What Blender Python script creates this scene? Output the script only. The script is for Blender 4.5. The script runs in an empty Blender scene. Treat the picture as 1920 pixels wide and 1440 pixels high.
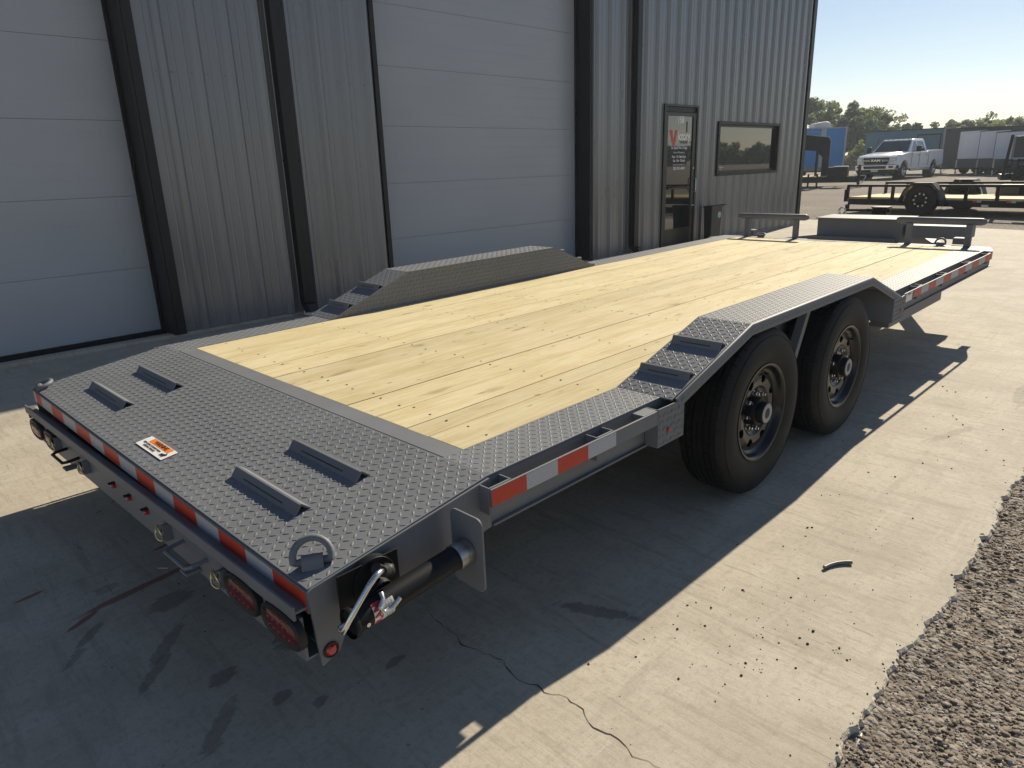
import bpy, bmesh, math, random
import numpy as np
from mathutils import Vector, Matrix

random.seed(7)
rng = np.random.default_rng(7)
C = bpy.context.scene.collection
SC = bpy.context.scene
R_ = math.radians

# ------------------------------------------------------------------ camera
cam_d = bpy.data.cameras.new('camera')
cam = bpy.data.objects.new('camera', cam_d)
C.objects.link(cam)
yaw, pitch, roll = R_(45.30), R_(17.23), R_(-1.88)
cy, sy, cp, sp = math.cos(yaw), math.sin(yaw), math.cos(pitch), math.sin(pitch)
fwd = Vector((cy*cp, sy*cp, -sp))
rgt = Vector((sy, -cy, 0))
up = rgt.cross(fwd)
rg2 = rgt*math.cos(roll) + up*math.sin(roll)
up2 = -rgt*math.sin(roll) + up*math.cos(roll)
mw = Matrix((rg2, up2, -fwd)).transposed().to_4x4()
mw.translation = Vector((-1.3142, -2.5907, 1.4749))
cam.matrix_world = mw
cam_d.sensor_width = 36
cam_d.lens = 1309.0*36/1920
cam_d.clip_start = 0.05
cam_d.clip_end = 2000
SC.camera = cam

# ------------------------------------------------------------------ sky, sun, exposure
SUN_AZ, SUN_EL = R_(7.9), R_(34.5)          # azimuth from +X towards +Y
wd = bpy.data.worlds.new('World')
SC.world = wd
wd.use_nodes = True
nt = wd.node_tree
bg = nt.nodes['Background']
sky = nt.nodes.new('ShaderNodeTexSky')
sky.sky_type = 'NISHITA'
sky.sun_disc = False
sky.sun_elevation = SUN_EL
sky.sun_rotation = R_(90) - SUN_AZ
sky.altitude = 300
sky.air_density = 1.0
sky.dust_density = 0.12
sky.ozone_density = 1.5
tint = nt.nodes.new('ShaderNodeMix'); tint.data_type = 'RGBA'; tint.blend_type = 'MULTIPLY'
tint.inputs[0].default_value = 1.0
tint.inputs[7].default_value = (1.055, .955, .905, 1)      # white balance of the whole sky
nt.links.new(sky.outputs[0], tint.inputs[6]); nt.links.new(tint.outputs[2], bg.inputs[0])
bg.inputs[1].default_value = 0.074
sun_d = bpy.data.lights.new('sun', 'SUN')
sun_d.energy = 5.0
sun_d.angle = R_(0.53)
sun_d.color = (1.0, 0.89, 0.70)
sun = bpy.data.objects.new('sun', sun_d)
C.objects.link(sun)
sdir = Vector((math.cos(SUN_EL)*math.cos(SUN_AZ), math.cos(SUN_EL)*math.sin(SUN_AZ), math.sin(SUN_EL)))
sun.rotation_euler = sdir.to_track_quat('Z', 'Y').to_euler()
sun.location = (10, 3, 12)
vs = SC.view_settings
vs.view_transform = 'Standard'
vs.look = 'None'
vs.exposure = 0.47
vs.gamma = 1.0
vs.use_curve_mapping = False
SC.cycles.use_denoising = True
SC.cycles.max_bounces = 6
SC.cycles.diffuse_bounces = 3
SC.cycles.glossy_bounces = 3
SC.cycles.transmission_bounces = 4
SC.cycles.sample_clamp_indirect = 6.0
SC.cycles.caustics_reflective = False
SC.cycles.caustics_refractive = False

# ------------------------------------------------------------------ materials
class NT:
    def __init__(s, name):
        s.m = bpy.data.materials.new(name)
        s.m.use_nodes = True
        s.t = s.m.node_tree
        s.b = s.t.nodes['Principled BSDF']
        s.out = s.t.nodes['Material Output']
    def n(s, typ, **kw):
        nd = s.t.nodes.new('ShaderNode'+typ)
        for k, v in kw.items():
            setattr(nd, k, v)
        return nd
    def put(s, sock, v):
        if v is None: return
        if isinstance(v, bpy.types.NodeSocket): s.t.links.new(v, sock)
        else:
            if isinstance(v, (tuple, list)) and len(v) == 3 and sock.type == 'RGBA': v = (*v, 1)
            sock.default_value = v
    def set(s, **kw):
        for k, v in kw.items():
            s.put(s.b.inputs[k.replace('_', ' ')], v)
    def obj(s): return s.n('TexCoord').outputs['Object']
    def pos(s): return s.n('NewGeometry').outputs['Position']
    def map(s, vec, scale=(1, 1, 1), loc=(0, 0, 0), rot=(0, 0, 0)):
        m = s.n('Mapping'); s.put(m.inputs[0], vec)
        m.inputs['Scale'].default_value = scale; m.inputs['Location'].default_value = loc; m.inputs['Rotation'].default_value = rot
        return m.outputs[0]
    def noise(s, vec, scale=5, detail=4, rough=.5, dist=0, col=False):
        q = s.n('TexNoise'); s.put(q.inputs['Vector'], vec)
        q.inputs['Scale'].default_value = scale; q.inputs['Detail'].default_value = detail
        q.inputs['Roughness'].default_value = rough; q.inputs['Distortion'].default_value = dist
        return q.outputs['Color' if col else 0]
    def voro(s, vec, scale=5, out='Distance', rand=1.0):
        q = s.n('TexVoronoi'); s.put(q.inputs['Vector'], vec); q.inputs['Scale'].default_value = scale
        q.inputs['Randomness'].default_value = rand
        return q.outputs[out]
    def ramp(s, fac, *stops):
        q = s.n('ValToRGB'); s.put(q.inputs[0], fac)
        e = q.color_ramp.elements
        while len(e) < len(stops): e.new(.5)
        for i, (p, c) in enumerate(stops):
            e[i].position = p
            e[i].color = (c, c, c, 1) if isinstance(c, (int, float)) else (*c, 1)
        return q.outputs[0]
    def mix(s, fac, a, b, blend='MIX'):
        q = s.n('Mix', data_type='RGBA', blend_type=blend)
        s.put(q.inputs[0], fac); s.put(q.inputs[6], a); s.put(q.inputs[7], b)
        return q.outputs[2]
    def math(s, op, a, b=None, clamp=False):
        q = s.n('Math', operation=op, use_clamp=clamp); s.put(q.inputs[0], a); s.put(q.inputs[1], b)
        return q.outputs[0]
    def bump(s, h, strength=.3, dist=.01, normal=None):
        q = s.n('Bump'); q.inputs['Strength'].default_value = strength; q.inputs['Distance'].default_value = dist
        s.put(q.inputs['Height'], h)
        if normal is not None: s.put(q.inputs['Normal'], normal)
        return q.outputs[0]
    def blob(s, vec, cx, cy, rx, ry, rot=0, edge=.35, nz=None, namp=.6):
        """soft patch mask 1 inside an ellipse, ragged by noise"""
        v = s.map(vec, loc=(-cx, -cy, 0))
        v = s.map(v, rot=(0, 0, -rot))
        v = s.map(v, scale=(1/rx, 1/ry, 0))
        ln = s.n('VectorMath', operation='LENGTH'); s.put(ln.inputs[0], v)
        d = ln.outputs['Value']
        if nz is not None:
            d = s.math('ADD', d, s.math('MULTIPLY', s.math('SUBTRACT', nz, .5), namp*2))
        return s.ramp(d, (max(0, 1-edge), 1.0), (1.0, 0.0))

def simple(name, col, rough=.5, metal=0, spec=.5, coat=0, var=0, vscale=6, bump=0, bscale=60, bdist=.002):
    q = NT(name)
    c = col
    if var or bump:
        o = q.obj()
    if var:
        nz = q.noise(o, vscale, 5, .6)
        c = q.mix(q.ramp(nz, (.3, 0.0), (.7, 1.0)), tuple(x*(1-var) for x in col), tuple(min(1, x*(1+var)) for x in col))
        q.set(Roughness=q.math('ADD', q.math('MULTIPLY', nz, .14), rough-.07))
    else:
        q.set(Roughness=rough)
    q.set(Base_Color=c, Metallic=metal)
    q.b.inputs['Specular IOR Level'].default_value = spec
    q.b.inputs['Coat Weight'].default_value = coat
    q.b.inputs['Coat Roughness'].default_value = .08
    if bump:
        q.set(Normal=q.bump(q.noise(o, bscale, 3, .6), bump, bdist))
    return q.m

M = {}
M['paint'] = simple('grey_paint', (.165, .173, .188), .52, 0, .28, .0, .07, 3.0, .12, 260, .0006)
M['black'] = simple('black_paint', (.009, .0095, .011), .48, 0, .25, 0, .15, 5)
M['black_matt'] = simple('black_plastic', (.016, .016, .017), .55, 0, .4, 0, .15, 20)
M['rim'] = simple('black_gloss_steel', (.009, .009, .010), .26, 0, .35, .08)
M['zinc'] = simple('zinc_plate', (.62, .63, .64), .26, 1.0, .5, 0, .1, 40)
M['yellow_zinc'] = simple('yellow_zinc', (.58, .5, .28), .35, 1.0)
M['steel'] = simple('bare_steel', (.42, .42, .41), .4, 1.0, .5, 0, .2, 30)
M['capgrey'] = simple('grey_cap', (.35, .35, .35), .5)
M['red_tape'] = simple('red_reflective_tape', (.52, .045, .02), .42, 0, .5, 0, .08, 30)
M['lens_red'] = simple('red_lens', (.09, .004, .006), .25, 0, .4, .15, .25, 90, .5, 130, .002)
M['lens_bright'] = simple('red_marker_lens', (.45, .02, .02), .2, 0, .6, .5)
M['orange'] = simple('orange_print', (.85, .22, .02), .45)
M['label_white'] = simple('white_label', (.80, .80, .79), .45)
M['ink'] = simple('black_ink', (.02, .02, .02), .5)
M['red_ink'] = simple('red_ink', (.5, .03, .03), .5)
M['trim'] = simple('dark_bronze_trim', (.014, .0145, .016), .42, 0, .35, 0, .12, 4)
M['doorskin'] = None
M['alu_black'] = simple('black_aluminium', (.012, .012, .013), .35)
M['alu'] = simple('satin_aluminium', (.5, .5, .51), .35, 1.0)
M['white_paint'] = simple('white_vehicle_paint', (.84, .85, .86), .25, 0, .5, .5)
M['chrome'] = simple('chrome', (.6, .61, .63), .15, 1.0)
M['tan'] = simple('tan_steel', (.25, .23, .2), .5, 0, .4, 0, .1)
M['bluegrey'] = simple('blue_grey_panel', (.10, .18, .235), .5, 0, .4, 0, .08, 1.5)
M['charcoal'] = simple('charcoal_panel', (.06, .06, .062), .45, 0, .4, 0, .1, 2)
M['pearl'] = simple('white_panel', (.62, .63, .68), .4, 0, .4, 0, .06, 1.2)
M['skyblue'] = simple('blue_panel', (.035, .23, .55), .45, 0, .4, 0, .08, 1.2)
M['stripe'] = simple('grey_stripe', (.4, .42, .45), .5)
M['offwhite'] = simple('off_white_plastic', (.62, .62, .6), .5, 0, .4, 0, .06, 3)
M['bin'] = simple('black_bin_plastic', (.01, .011, .011), .5)
M['sticker'] = simple('pale_green_sticker', (.3, .42, .38), .5, 0, .4, 0, .3, 40)
M['rust'] = simple('scrap_steel', (.16, .155, .15), .5, .5, .4, 0, .3, 60)
M['whitewood'] = simple('pale_stick', (.5, .42, .3), .7)
M['headlamp'] = simple('headlamp_lens', (.55, .57, .6), .12, .3, .6, .4, .5, 14)

q = NT('white_reflective_tape')
o = q.obj()
hx = q.voro(q.map(o, scale=(1, 1, 1)), 320)
q.set(Base_Color=q.mix(q.ramp(hx, (.2, 0.), (.6, 1.)), (.34, .35, .39), (.46, .47, .52)), Roughness=.4)
M['white_tape'] = q.m

# tinted glass
q = NT('tinted_glass')
q.set(Base_Color=(.012, .013, .014), Roughness=.015, IOR=2.15)
q.b.inputs['Specular IOR Level'].default_value = .5
M['glass'] = q.m
q = NT('vehicle_glass')
q.set(Base_Color=(.03, .035, .04), Roughness=.03, IOR=1.7)
M['vglass'] = q.m

# rubber
q = NT('tyre_rubber')
o = q.obj()
nz = q.noise(o, 9, 5, .65)
q.b.inputs['Specular IOR Level'].default_value = .3
q.set(Base_Color=q.mix(q.ramp(nz, (.35, 0.), (.75, 1.)), (.008, .0083, .009), (.016, .016, .0165)), Roughness=.66,
      Normal=q.bump(q.noise(o, 300, 2, .5), .25, .0006))
M['rubber'] = q.m

# deck planks
q = NT('pine_plank')
o = q.obj()
rnd = q.n('ObjectInfo').outputs['Random']
off = q.n('CombineXYZ'); q.put(off.inputs[0], q.math('MULTIPLY', rnd, 37.0)); q.put(off.inputs[1], q.math('MULTIPLY', rnd, 3.0)); q.put(off.inputs[2], rnd)
va = q.n('VectorMath', operation='ADD'); q.put(va.inputs[0], o); q.put(va.inputs[1], off.outputs[0])
o = va.outputs[0]
warp = q.noise(q.map(o, scale=(.9, 3, 1)), 1.6, 3, .5, col=True)
ow = q.n('VectorMath', operation='MULTIPLY_ADD'); q.put(ow.inputs[0], warp); q.put(ow.inputs[1], (.5, .07, .0)); q.put(ow.inputs[2], o)
ow = ow.outputs[0]
g1 = q.noise(q.map(ow, scale=(1.1, 26, 4)), 3.0, 6, .62)
g2 = q.noise(q.map(ow, scale=(3.0, 150, 10)), 2.0, 4, .7)
blot = q.noise(q.map(o, scale=(1.4, 5, 1)), 1.7, 4, .55)
base = q.mix(q.ramp(g1, (.36, 0.), (.64, 1.)), (.485, .39, .205), (.605, .525, .315))
base = q.mix(q.ramp(blot, (.38, 0.), (.62, .6)), base, (.65, .58, .385))
base = q.mix(q.math('MULTIPLY', q.ramp(g2, (.50, 0.), (.70, 1.)), .42), base, (.38, .255, .11))
warm = q.ramp(q.noise(q.map(ow, scale=(.35, 13, 3), loc=(3, 9, 1)), 2.0, 3, .5), (.60, 0.), (.74, 1.))
base = q.mix(q.math('MULTIPLY', warm, .32), base, (.52, .30, .13))
# knots: stretched cells, kept sparse
kv = q.map(ow, scale=(4.4, 10.0, 0))
kn = q.math('MULTIPLY', q.math('SUBTRACT', q.noise(q.map(o, scale=(22, 60, 1)), 1.0, 3, .6), .5), .22)
kd = q.math('ADD', q.voro(kv, 1.0), kn)
kc = q.voro(kv, 1.0, 'Color')
ks = q.n('SeparateColor'); q.put(ks.inputs[0], kc)
keep = q.math('GREATER_THAN', ks.outputs[0], .50)
size = q.math('MULTIPLY_ADD', ks.outputs[1], .22)
size.node.inputs[2].default_value = .10
km = q.math('MULTIPLY', keep, q.ramp(q.math('DIVIDE', kd, size), (.35, 1.0), (1.0, 0.)))
base = q.mix(q.math('MULTIPLY', km, .55), base, (.22, .145, .065))
pk_ = q.map(ow, scale=(9, 26, 0), loc=(1.3, .7, 0))
pc = q.n('SeparateColor'); q.put(pc.inputs[0], q.voro(pk_, 1.0, 'Color'))
pm = q.math('MULTIPLY', q.math('GREATER_THAN', pc.outputs[0], .80), q.ramp(q.math('ADD', q.voro(pk_, 1.0), kn), (.06, 1.), (.20, 0.)))
base = q.mix(q.math('MULTIPLY', pm, .75), base, (.16, .105, .05))
ckn = q.noise(q.map(ow, scale=(2.6, 95, 0), loc=(7, 3, 0)), 1.0, 2, .5)
base = q.mix(q.math('MULTIPLY', q.ramp(ckn, (.70, 0.), (.735, 1.)), .6), base, (.16, .10, .05))
# grey-brown weather smudges with broken edges
sm = q.noise(q.map(o, scale=(2.2, 9, 1), loc=(4, 2, 0)), 2.1, 6, .7)
base = q.mix(q.math('MULTIPLY', q.ramp(sm, (.60, 0.), (.70, 1.)), .26), base, (.28, .21, .12))
# saw marks across
sw = q.noise(q.map(o, scale=(190, 1.3, 1), rot=(0, 0, .12)), 1.0, 2, .5)
swm = q.ramp(q.noise(o, 2.3, 2), (.45, 0.), (.65, 1.))
base = q.mix(q.math('MULTIPLY', q.math('MULTIPLY', q.ramp(sw, (.48, 0.), (.7, 1.)), swm), .28), base, (.40, .30, .16))
tone = q.math('MULTIPLY_ADD', rnd, .20); tone.node.inputs[2].default_value = .90
tn = q.n('CombineXYZ')
for i in range(3): q.put(tn.inputs[i], tone)
base = q.mix(1.0, base, tn.outputs[0], 'MULTIPLY')
hh = q.math('ADD', q.math('MULTIPLY', g2, .6), q.math('MULTIPLY', sw, .4))
q.set(Base_Color=base, Roughness=.72, Normal=q.bump(hh, .35, .0012))
q.b.inputs['Specular IOR Level'].default_value = .25
M['wood'] = q.m
M['wood_far'] = simple('pine_far', (.58, .45, .22), .7, 0, .2, 0, .12, 3)

# corrugated wall paint
q = NT('charcoal_wall_paint')
o = q.pos()
nz = q.noise(q.map(o, scale=(1, 1, .25)), 1.6, 4, .6)
dust = q.ramp(q.math('MULTIPLY_ADD', q.noise(q.map(o, scale=(3, 3, .8)), 2, 4), .8), (.3, 0.), (1., 1.))
base = q.mix(q.ramp(nz, (.3, 0.), (.7, 1.)), (.185, .19, .203), (.215, .22, .235))
q.set(Base_Color=base, Roughness=q.math('MULTIPLY_ADD', nz, .15), Metallic=.35)
q.b.inputs['Specular IOR Level'].default_value = .8
q.b.inputs['Roughness'].links[0].from_node.inputs[2].default_value = .22
q.set(Normal=q.bump(q.noise(q.map(o, scale=(1, 1, .35)), 2.2, 2), .12, .05))
M['wallpaint'] = q.m
q = NT('overhead_door_skin')
o = q.pos()
z = q.n('SeparateXYZ'); q.put(z.inputs[0], o)
wv = q.math('SINE', q.math('MULTIPLY', z.outputs[2], 2*math.pi/.0475))
gr = q.math('SINE', q.math('MULTIPLY', z.outputs[2], 2*math.pi/.132))
groove = q.ramp(gr, (.97, 0.), (1., -0.))
nz = q.noise(q.map(o, scale=(.5, 1, 1.2)), 1.3, 3, .5)
fine = q.noise(q.map(o, scale=(2, 2, 160)), 1.0, 2, .5)
base = q.mix(q.ramp(nz, (.3, 0.), (.7, 1.)), (.345, .37, .41), (.38, .405, .445))
q.set(Base_Color=base, Roughness=.30, Normal=q.bump(q.math('ADD', q.math('MULTIPLY', fine, .5), q.math('MULTIPLY', q.math('GREATER_THAN', gr, .985), -1.0)), .4, .0025))
M['doorskin'] = q.m

# concrete
q = NT('concrete')
p = q.pos()
n_big = q.noise(p, .55, 5, .6)
n_mid = q.noise(p, 2.6, 6, .65, .4)
n_fine = q.noise(p, 38, 5, .7)
stk = q.noise(q.map(p, scale=(9, 1.0, 1), rot=(0, 0, R_(-33))), 2.2, 6, .68, .3)
stk2 = q.noise(q.map(p, scale=(1.0, 10, 1), rot=(0, 0, R_(20))), 2.6, 6, .7, .4)
base = q.mix(q.ramp(n_big, (.3, 0.), (.7, 1.)), (.41, .365, .295), (.51, .465, .39))
base = q.mix(q.math('MULTIPLY', q.ramp(n_mid, (.42, 1.), (.56, 0.)), .42), base, (.33, .29, .23))
base = q.mix(q.math('MULTIPLY', q.ramp(stk, (.36, 1.), (.48, 0.)), .50), base, (.30, .265, .21))
base = q.mix(q.math('MULTIPLY', q.ramp(stk2, (.56, 0.), (.70, 1.)), .35), base, (.57, .53, .46))
base = q.mix(q.math('MULTIPLY', q.ramp(n_fine, (.50, 0.), (.66, 1.)), .46), base, (.28, .25, .20))
# hairline scratches and torn trowel marks
sc1 = q.noise(q.map(p, scale=(30, 2.2, 1), rot=(0, 0, R_(-38))), 2.0, 4, .75, .8)
msk = q.ramp(q.noise(p, 1.4, 3), (.46, 0.), (.60, 1.))
base = q.mix(q.math('MULTIPLY', q.math('MULTIPLY', q.ramp(sc1, (.61, 0.), (.66, 1.)), msk), .6), base, (.17, .14, .10))
gr2 = q.noise(p, 150, 3, .7)
base = q.mix(q.math('MULTIPLY', q.ramp(gr2, (.50, 0.), (.68, 1.)), .34), base, (.25, .22, .18))
stn = q.noise(p, 1.1, 6, .72, .6)
base = q.mix(q.math('MULTIPLY', q.ramp(stn, (.54, 0.), (.66, 1.)), .28), base, (.23, .205, .17))
# dark spots
spd = q.voro(p, 8.5); spc = q.n('SeparateColor'); q.put(spc.inputs[0], q.voro(p, 8.5, 'Color'))
spm = q.math('MULTIPLY', q.math('GREATER_THAN', spc.outputs[0], .55), q.ramp(q.math('ADD', spd, q.math('MULTIPLY', n_fine, .06)), (.055, 1.), (.085, 0.)))
base = q.mix(q.math('MULTIPLY', spm, .55), base, (.12, .10, .08))
# oil / rubber stains, dark scuffs
nz = q.noise(p, 7, 5, .65)
nz2 = q.noise(q.map(p, scale=(3, 14, 1), rot=(0, 0, R_(50))), 2.2, 5, .7)
fl2 = q.noise(q.map(p, scale=(5, 16, 1), rot=(0, 0, R_(40))), 2.4, 5, .75)
for (cx, cyy, rx, ry, rt, k) in [(.335, -1.31, .15, .032, -1.12, .65), (-.66, -.12, .085, .06, .3, .55), (-.40, -.26, .11, .07, .6, .5), (-.44, -.62, .10, .07, .9, .7),
                                 (-.70, -.66, .05, .035, .5, .6), (-.93, -.12, .10, .018, .8, .6), (-.99, -.21, .06, .016, .8, .5), (-.84, -.48, .11, .022, .8, .6),
                                 (-.76, -.36, .13, .025, .8, .5), (-.80, .15, .05, .03, .2, .4), (-.80, -.86, .12, .03, .8, .5), (-.62, -.88, .04, .025, .4, .6), (-.55, -.98, .03, .02, .4, .6), (-.30, -1.0, .04, .02, .2, .6), (3.9, -1.9, .3, .05, .1, .35), (2.9, -1.75, .25, .03, -.3, .3)]:
    mk = q.blob(p, cx, cyy, rx, ry, rt, .22, fl2, 1.1)
    base = q.mix(q.math('MULTIPLY', mk, k*.72), base, (.06, .054, .048))
for (cx, cyy, rx, ry, rt) in [(-.70, .06, .26, .022, .13), (-.92, -.01, .08, .014, .5), (-.52, .32, .08, .012, .2), (-1.02, .31, .05, .013, .2), (-.53, .95, .03, .008, .5), (-.62, .88, .02, .006, .5)]:
    mk = q.blob(p, cx, cyy, rx, ry, rt, .25, nz, .8)
    base = q.mix(q.math('MULTIPLY', mk, .75), base, (.20, .05, .035))
trk = q.noise(q.map(p, scale=(.7, 9, 1), rot=(0, 0, R_(12))), 1.5, 4, .6, .2)
base = q.mix(q.math('MULTIPLY', q.math('MULTIPLY', q.ramp(trk, (.56, 0.), (.66, 1.)), q.ramp(n_mid, (.35, 0.), (.6, 1.))), .30), base, (.24, .215, .18))
hgt = q.math('ADD', q.math('MULTIPLY', n_fine, .35), q.math('ADD', q.math('MULTIPLY', stk, .5), q.math('MULTIPLY', sc1, .3)))
q.set(Base_Color=base, Roughness=.82, Normal=q.bump(hgt, .45, .006))
q.b.inputs['Specular IOR Level'].default_value = .3
M['concrete'] = q.m
q = NT('broken_concrete_edge')
p = q.pos()
q.set(Base_Color=q.mix(q.noise(p, 40, 4, .7), (.42, .37, .30), (.7, .62, .5)), Roughness=.9, Normal=q.bump(q.noise(p, 60, 4, .7), .8, .01))
M['conc_edge'] = q.m
M['crack'] = simple('crack_dark', (.045, .038, .03), .9)

# gravel
q = NT('gravel_ground')
p = q.pos()
n1 = q.noise(p, .35, 5, .6)
n2 = q.noise(p, 14, 5, .7)
vd = q.voro(p, 55); vc = q.voro(p, 55, 'Color')
sep = q.n('SeparateColor'); q.put(sep.inputs[0], vc)
base = q.mix(q.ramp(n1, (.35, 0.), (.65, 1.)), (.17, .14, .112), (.26, .222, .183))
base = q.mix(q.math('MULTIPLY', q.ramp(n2, (.35, 1.), (.6, 0.)), .5), base, (.095, .08, .065))
base = q.mix(q.math('MULTIPLY', q.math('GREATER_THAN', sep.outputs[0], .6), .55), base, (.33, .30, .27))
hg = q.math('ADD', q.math('MULTIPLY', vd, -.6), n2)
q.set(Base_Color=base, Roughness=.92, Normal=q.bump(hg, .9, .018))
q.b.inputs['Specular IOR Level'].default_value = .2
M['gravel'] = q.m
q = NT('gravel_stone')
p = q.pos()
c1 = q.n('SeparateColor'); q.put(c1.inputs[0], q.voro(p, 70, 'Color'))
base = q.ramp(c1.outputs[0], (.0, (.07, .058, .047)), (.3, (.15, .12, .094)), (.75, (.23, .195, .158)), (1., (.42, .38, .33)))
q.set(Base_Color=base, Roughness=.88)
q.b.inputs['Specular IOR Level'].default_value = .25
M['stone'] = q.m

def leafmat(name, dark, light, trans):
    q = NT(name)
    p = q.pos()
    nz = q.noise(p, .8, 4, .6)
    c = q.mix(q.ramp(nz, (.35, 0.), (.65, 1.)), dark, light)
    q.set(Base_Color=c, Roughness=.6)
    q.b.inputs['Specular IOR Level'].default_value = .25
    tr = q.n('BsdfTranslucent'); q.put(tr.inputs[0], tuple(trans))
    mx = q.n('MixShader'); mx.inputs[0].default_value = .48
    q.t.links.new(q.b.outputs[0], mx.inputs[1]); q.t.links.new(tr.outputs[0], mx.inputs[2])
    q.t.links.new(mx.outputs[0], q.out.inputs[0])
    return q.m
M['leaf'] = leafmat('oak_leaf', (.075, .09, .045), (.14, .16, .08), (.22, .26, .10))
M['leaf_grey'] = leafmat('grey_green_leaf', (.10, .115, .08), (.165, .185, .13), (.22, .25, .14))
M['leaf_dark'] = leafmat('cedar_leaf', (.04, .052, .034), (.075, .095, .06), (.09, .13, .06))
M['leaf_bright'] = leafmat('shrub_leaf', (.10, .13, .03), (.18, .21, .06), (.25, .3, .07))
M['weed'] = leafmat('dry_weed', (.16, .14, .09), (.26, .23, .16), (.2, .18, .1))
M['bark'] = simple('bark', (.07, .058, .045), .9, 0, .2, 0, .3, 6, .6, 12, .03)

# ------------------------------------------------------------------ mesh helpers
class MB:
    """collects simple shapes into one mesh"""
    def __init__(s): s.v = []; s.f = []; s.mi = []
    def add(s, vs_, fs, m=0):
        o = len(s.v); s.v.extend([tuple(x) for x in vs_])
        for f in fs: s.f.append(tuple(i+o for i in f)); s.mi.append(m)
        return s
    def hexa(s, p, m=0):
        return s.add(p, [(0, 3, 2, 1), (4, 5, 6, 7), (0, 1, 5, 4), (1, 2, 6, 5), (2, 3, 7, 6), (3, 0, 4, 7)], m)
    def box(s, x0, x1, y0, y1, z0, z1, m=0):
        return s.hexa([(x0, y0, z0), (x1, y0, z0), (x1, y1, z0), (x0, y1, z0), (x0, y0, z1), (x1, y0, z1), (x1, y1, z1), (x0, y1, z1)], m)
    def prism(s, poly, axis, a0, a1, m=0):
        """poly in the two other axes (order x,y,z without axis), extruded along axis"""
        n = len(poly); vs_ = []
        for a in (a0, a1):
            for (u, w) in poly:
                vs_.append({'x': (a, u, w), 'y': (u, a, w), 'z': (u, w, a)}[axis])
        ar = sum(poly[i][0]*poly[(i+1) % n][1]-poly[(i+1) % n][0]*poly[i][1] for i in range(n))
        fs = [tuple(range(n))[::-1], tuple(range(n, 2*n))]
        fs += [(i, (i+1) % n, n+(i+1) % n, n+i) for i in range(n)]
        flip = (ar < 0) != (axis == 'y') != (a1 < a0)
        if flip: fs = [f[::-1] for f in fs]
        return s.add(vs_, fs, m)
    def tube(s, pts, r, n=8, m=0, closed=False, flat=None):
        pts = [Vector(p) for p in pts]; k = len(pts); vs_ = []; prev = None
        rs = r if isinstance(r, (list, tuple)) else [r]*k
        for i, p in enumerate(pts):
            if closed: t = (pts[(i+1) % k]-pts[i-1]).normalized()
            else: t = (pts[min(i+1, k-1)]-pts[max(i-1, 0)]).normalized()
            if prev is None:
                a = Vector((0, 0, 1)) if abs(t.z) < .9 else Vector((1, 0, 0))
                u = t.cross(a).normalized()
            else: u = (prev-t*prev.dot(t)).normalized()
            prev = u; w = t.cross(u)
            for j in range(n):
                an = 2*math.pi*j/n
                vs_.append(p+(u*math.cos(an)+w*math.sin(an))*rs[i])
        fs = []
        for i in range(k if closed else k-1):
            for j in range(n):
                a, b = i*n+j, i*n+(j+1) % n; c, d = ((i+1) % k)*n+(j+1) % n, ((i+1) % k)*n+j
                fs.append((a, b, c, d))
        if not closed: fs += [tuple(range(n))[::-1], tuple(range((k-1)*n, k*n))]
        return s.add(vs_, fs, m)
    def cyl(s, p0, p1, r, n=16, m=0, r1=None):
        return s.tube([p0, p1], [r, r if r1 is None else r1], n, m)
    def lathe(s, prof, axis='y', c=(0, 0, 0), n=32, m=0, closed=False):
        """prof: list of (radius, height along axis)"""
        vs_ = []
        for j in range(n):
            a = 2*math.pi*j/n; ca, sa = math.cos(a), math.sin(a)
            for (r, h) in prof:
                q3 = {'y': (r*ca, h, r*sa), 'z': (r*ca, r*sa, h), 'x': (h, r*ca, r*sa)}[axis]
                vs_.append((c[0]+q3[0], c[1]+q3[1], c[2]+q3[2]))
        k = len(prof); fs = []
        for j in range(n):
            for i in range(k if closed else k-1):
                a, b = j*k+i, j*k+(i+1) % k; c2, d = ((j+1) % n)*k+(i+1) % k, ((j+1) % n)*k+i
                fs.append((a, d, c2, b) if axis == 'y' else (a, b, c2, d))
        return s.add(vs_, fs, m)
    def disc(s, c, r, axis='y', n=20, m=0, ry=None):
        ry = ry or r
        vs_ = []
        for j in range(n):
            a = 2*math.pi*j/n; u, w = r*math.cos(a), ry*math.sin(a)
            d = {'y': (u, 0, w), 'x': (0, u, w), 'z': (u, w, 0)}[axis]
            vs_.append((c[0]+d[0], c[1]+d[1], c[2]+d[2]))
        return s.add(vs_, [tuple(range(n))], m)
    def ico(s, c, r, sc=(1, 1, 1), m=0):
        t = (1+5**.5)/2
        P = [(-1, t, 0), (1, t, 0), (-1, -t, 0), (1, -t, 0), (0, -1, t), (0, 1, t), (0, -1, -t), (0, 1, -t), (t, 0, -1), (t, 0, 1), (-t, 0, -1), (-t, 0, 1)]
        F = [(0, 11, 5), (0, 5, 1), (0, 1, 7), (0, 7, 10), (0, 10, 11), (1, 5, 9), (5, 11, 4), (11, 10, 2), (10, 7, 6), (7, 1, 8), (3, 9, 4), (3, 4, 2), (3, 2, 6), (3, 6, 8), (3, 8, 9), (4, 9, 5), (2, 4, 11), (6, 2, 10), (8, 6, 7), (9, 8, 1)]
        k = r/1.902
        return s.add([(c[0]+p[0]*k*sc[0], c[1]+p[1]*k*sc[1], c[2]+p[2]*k*sc[2]) for p in P], F, m)
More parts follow.
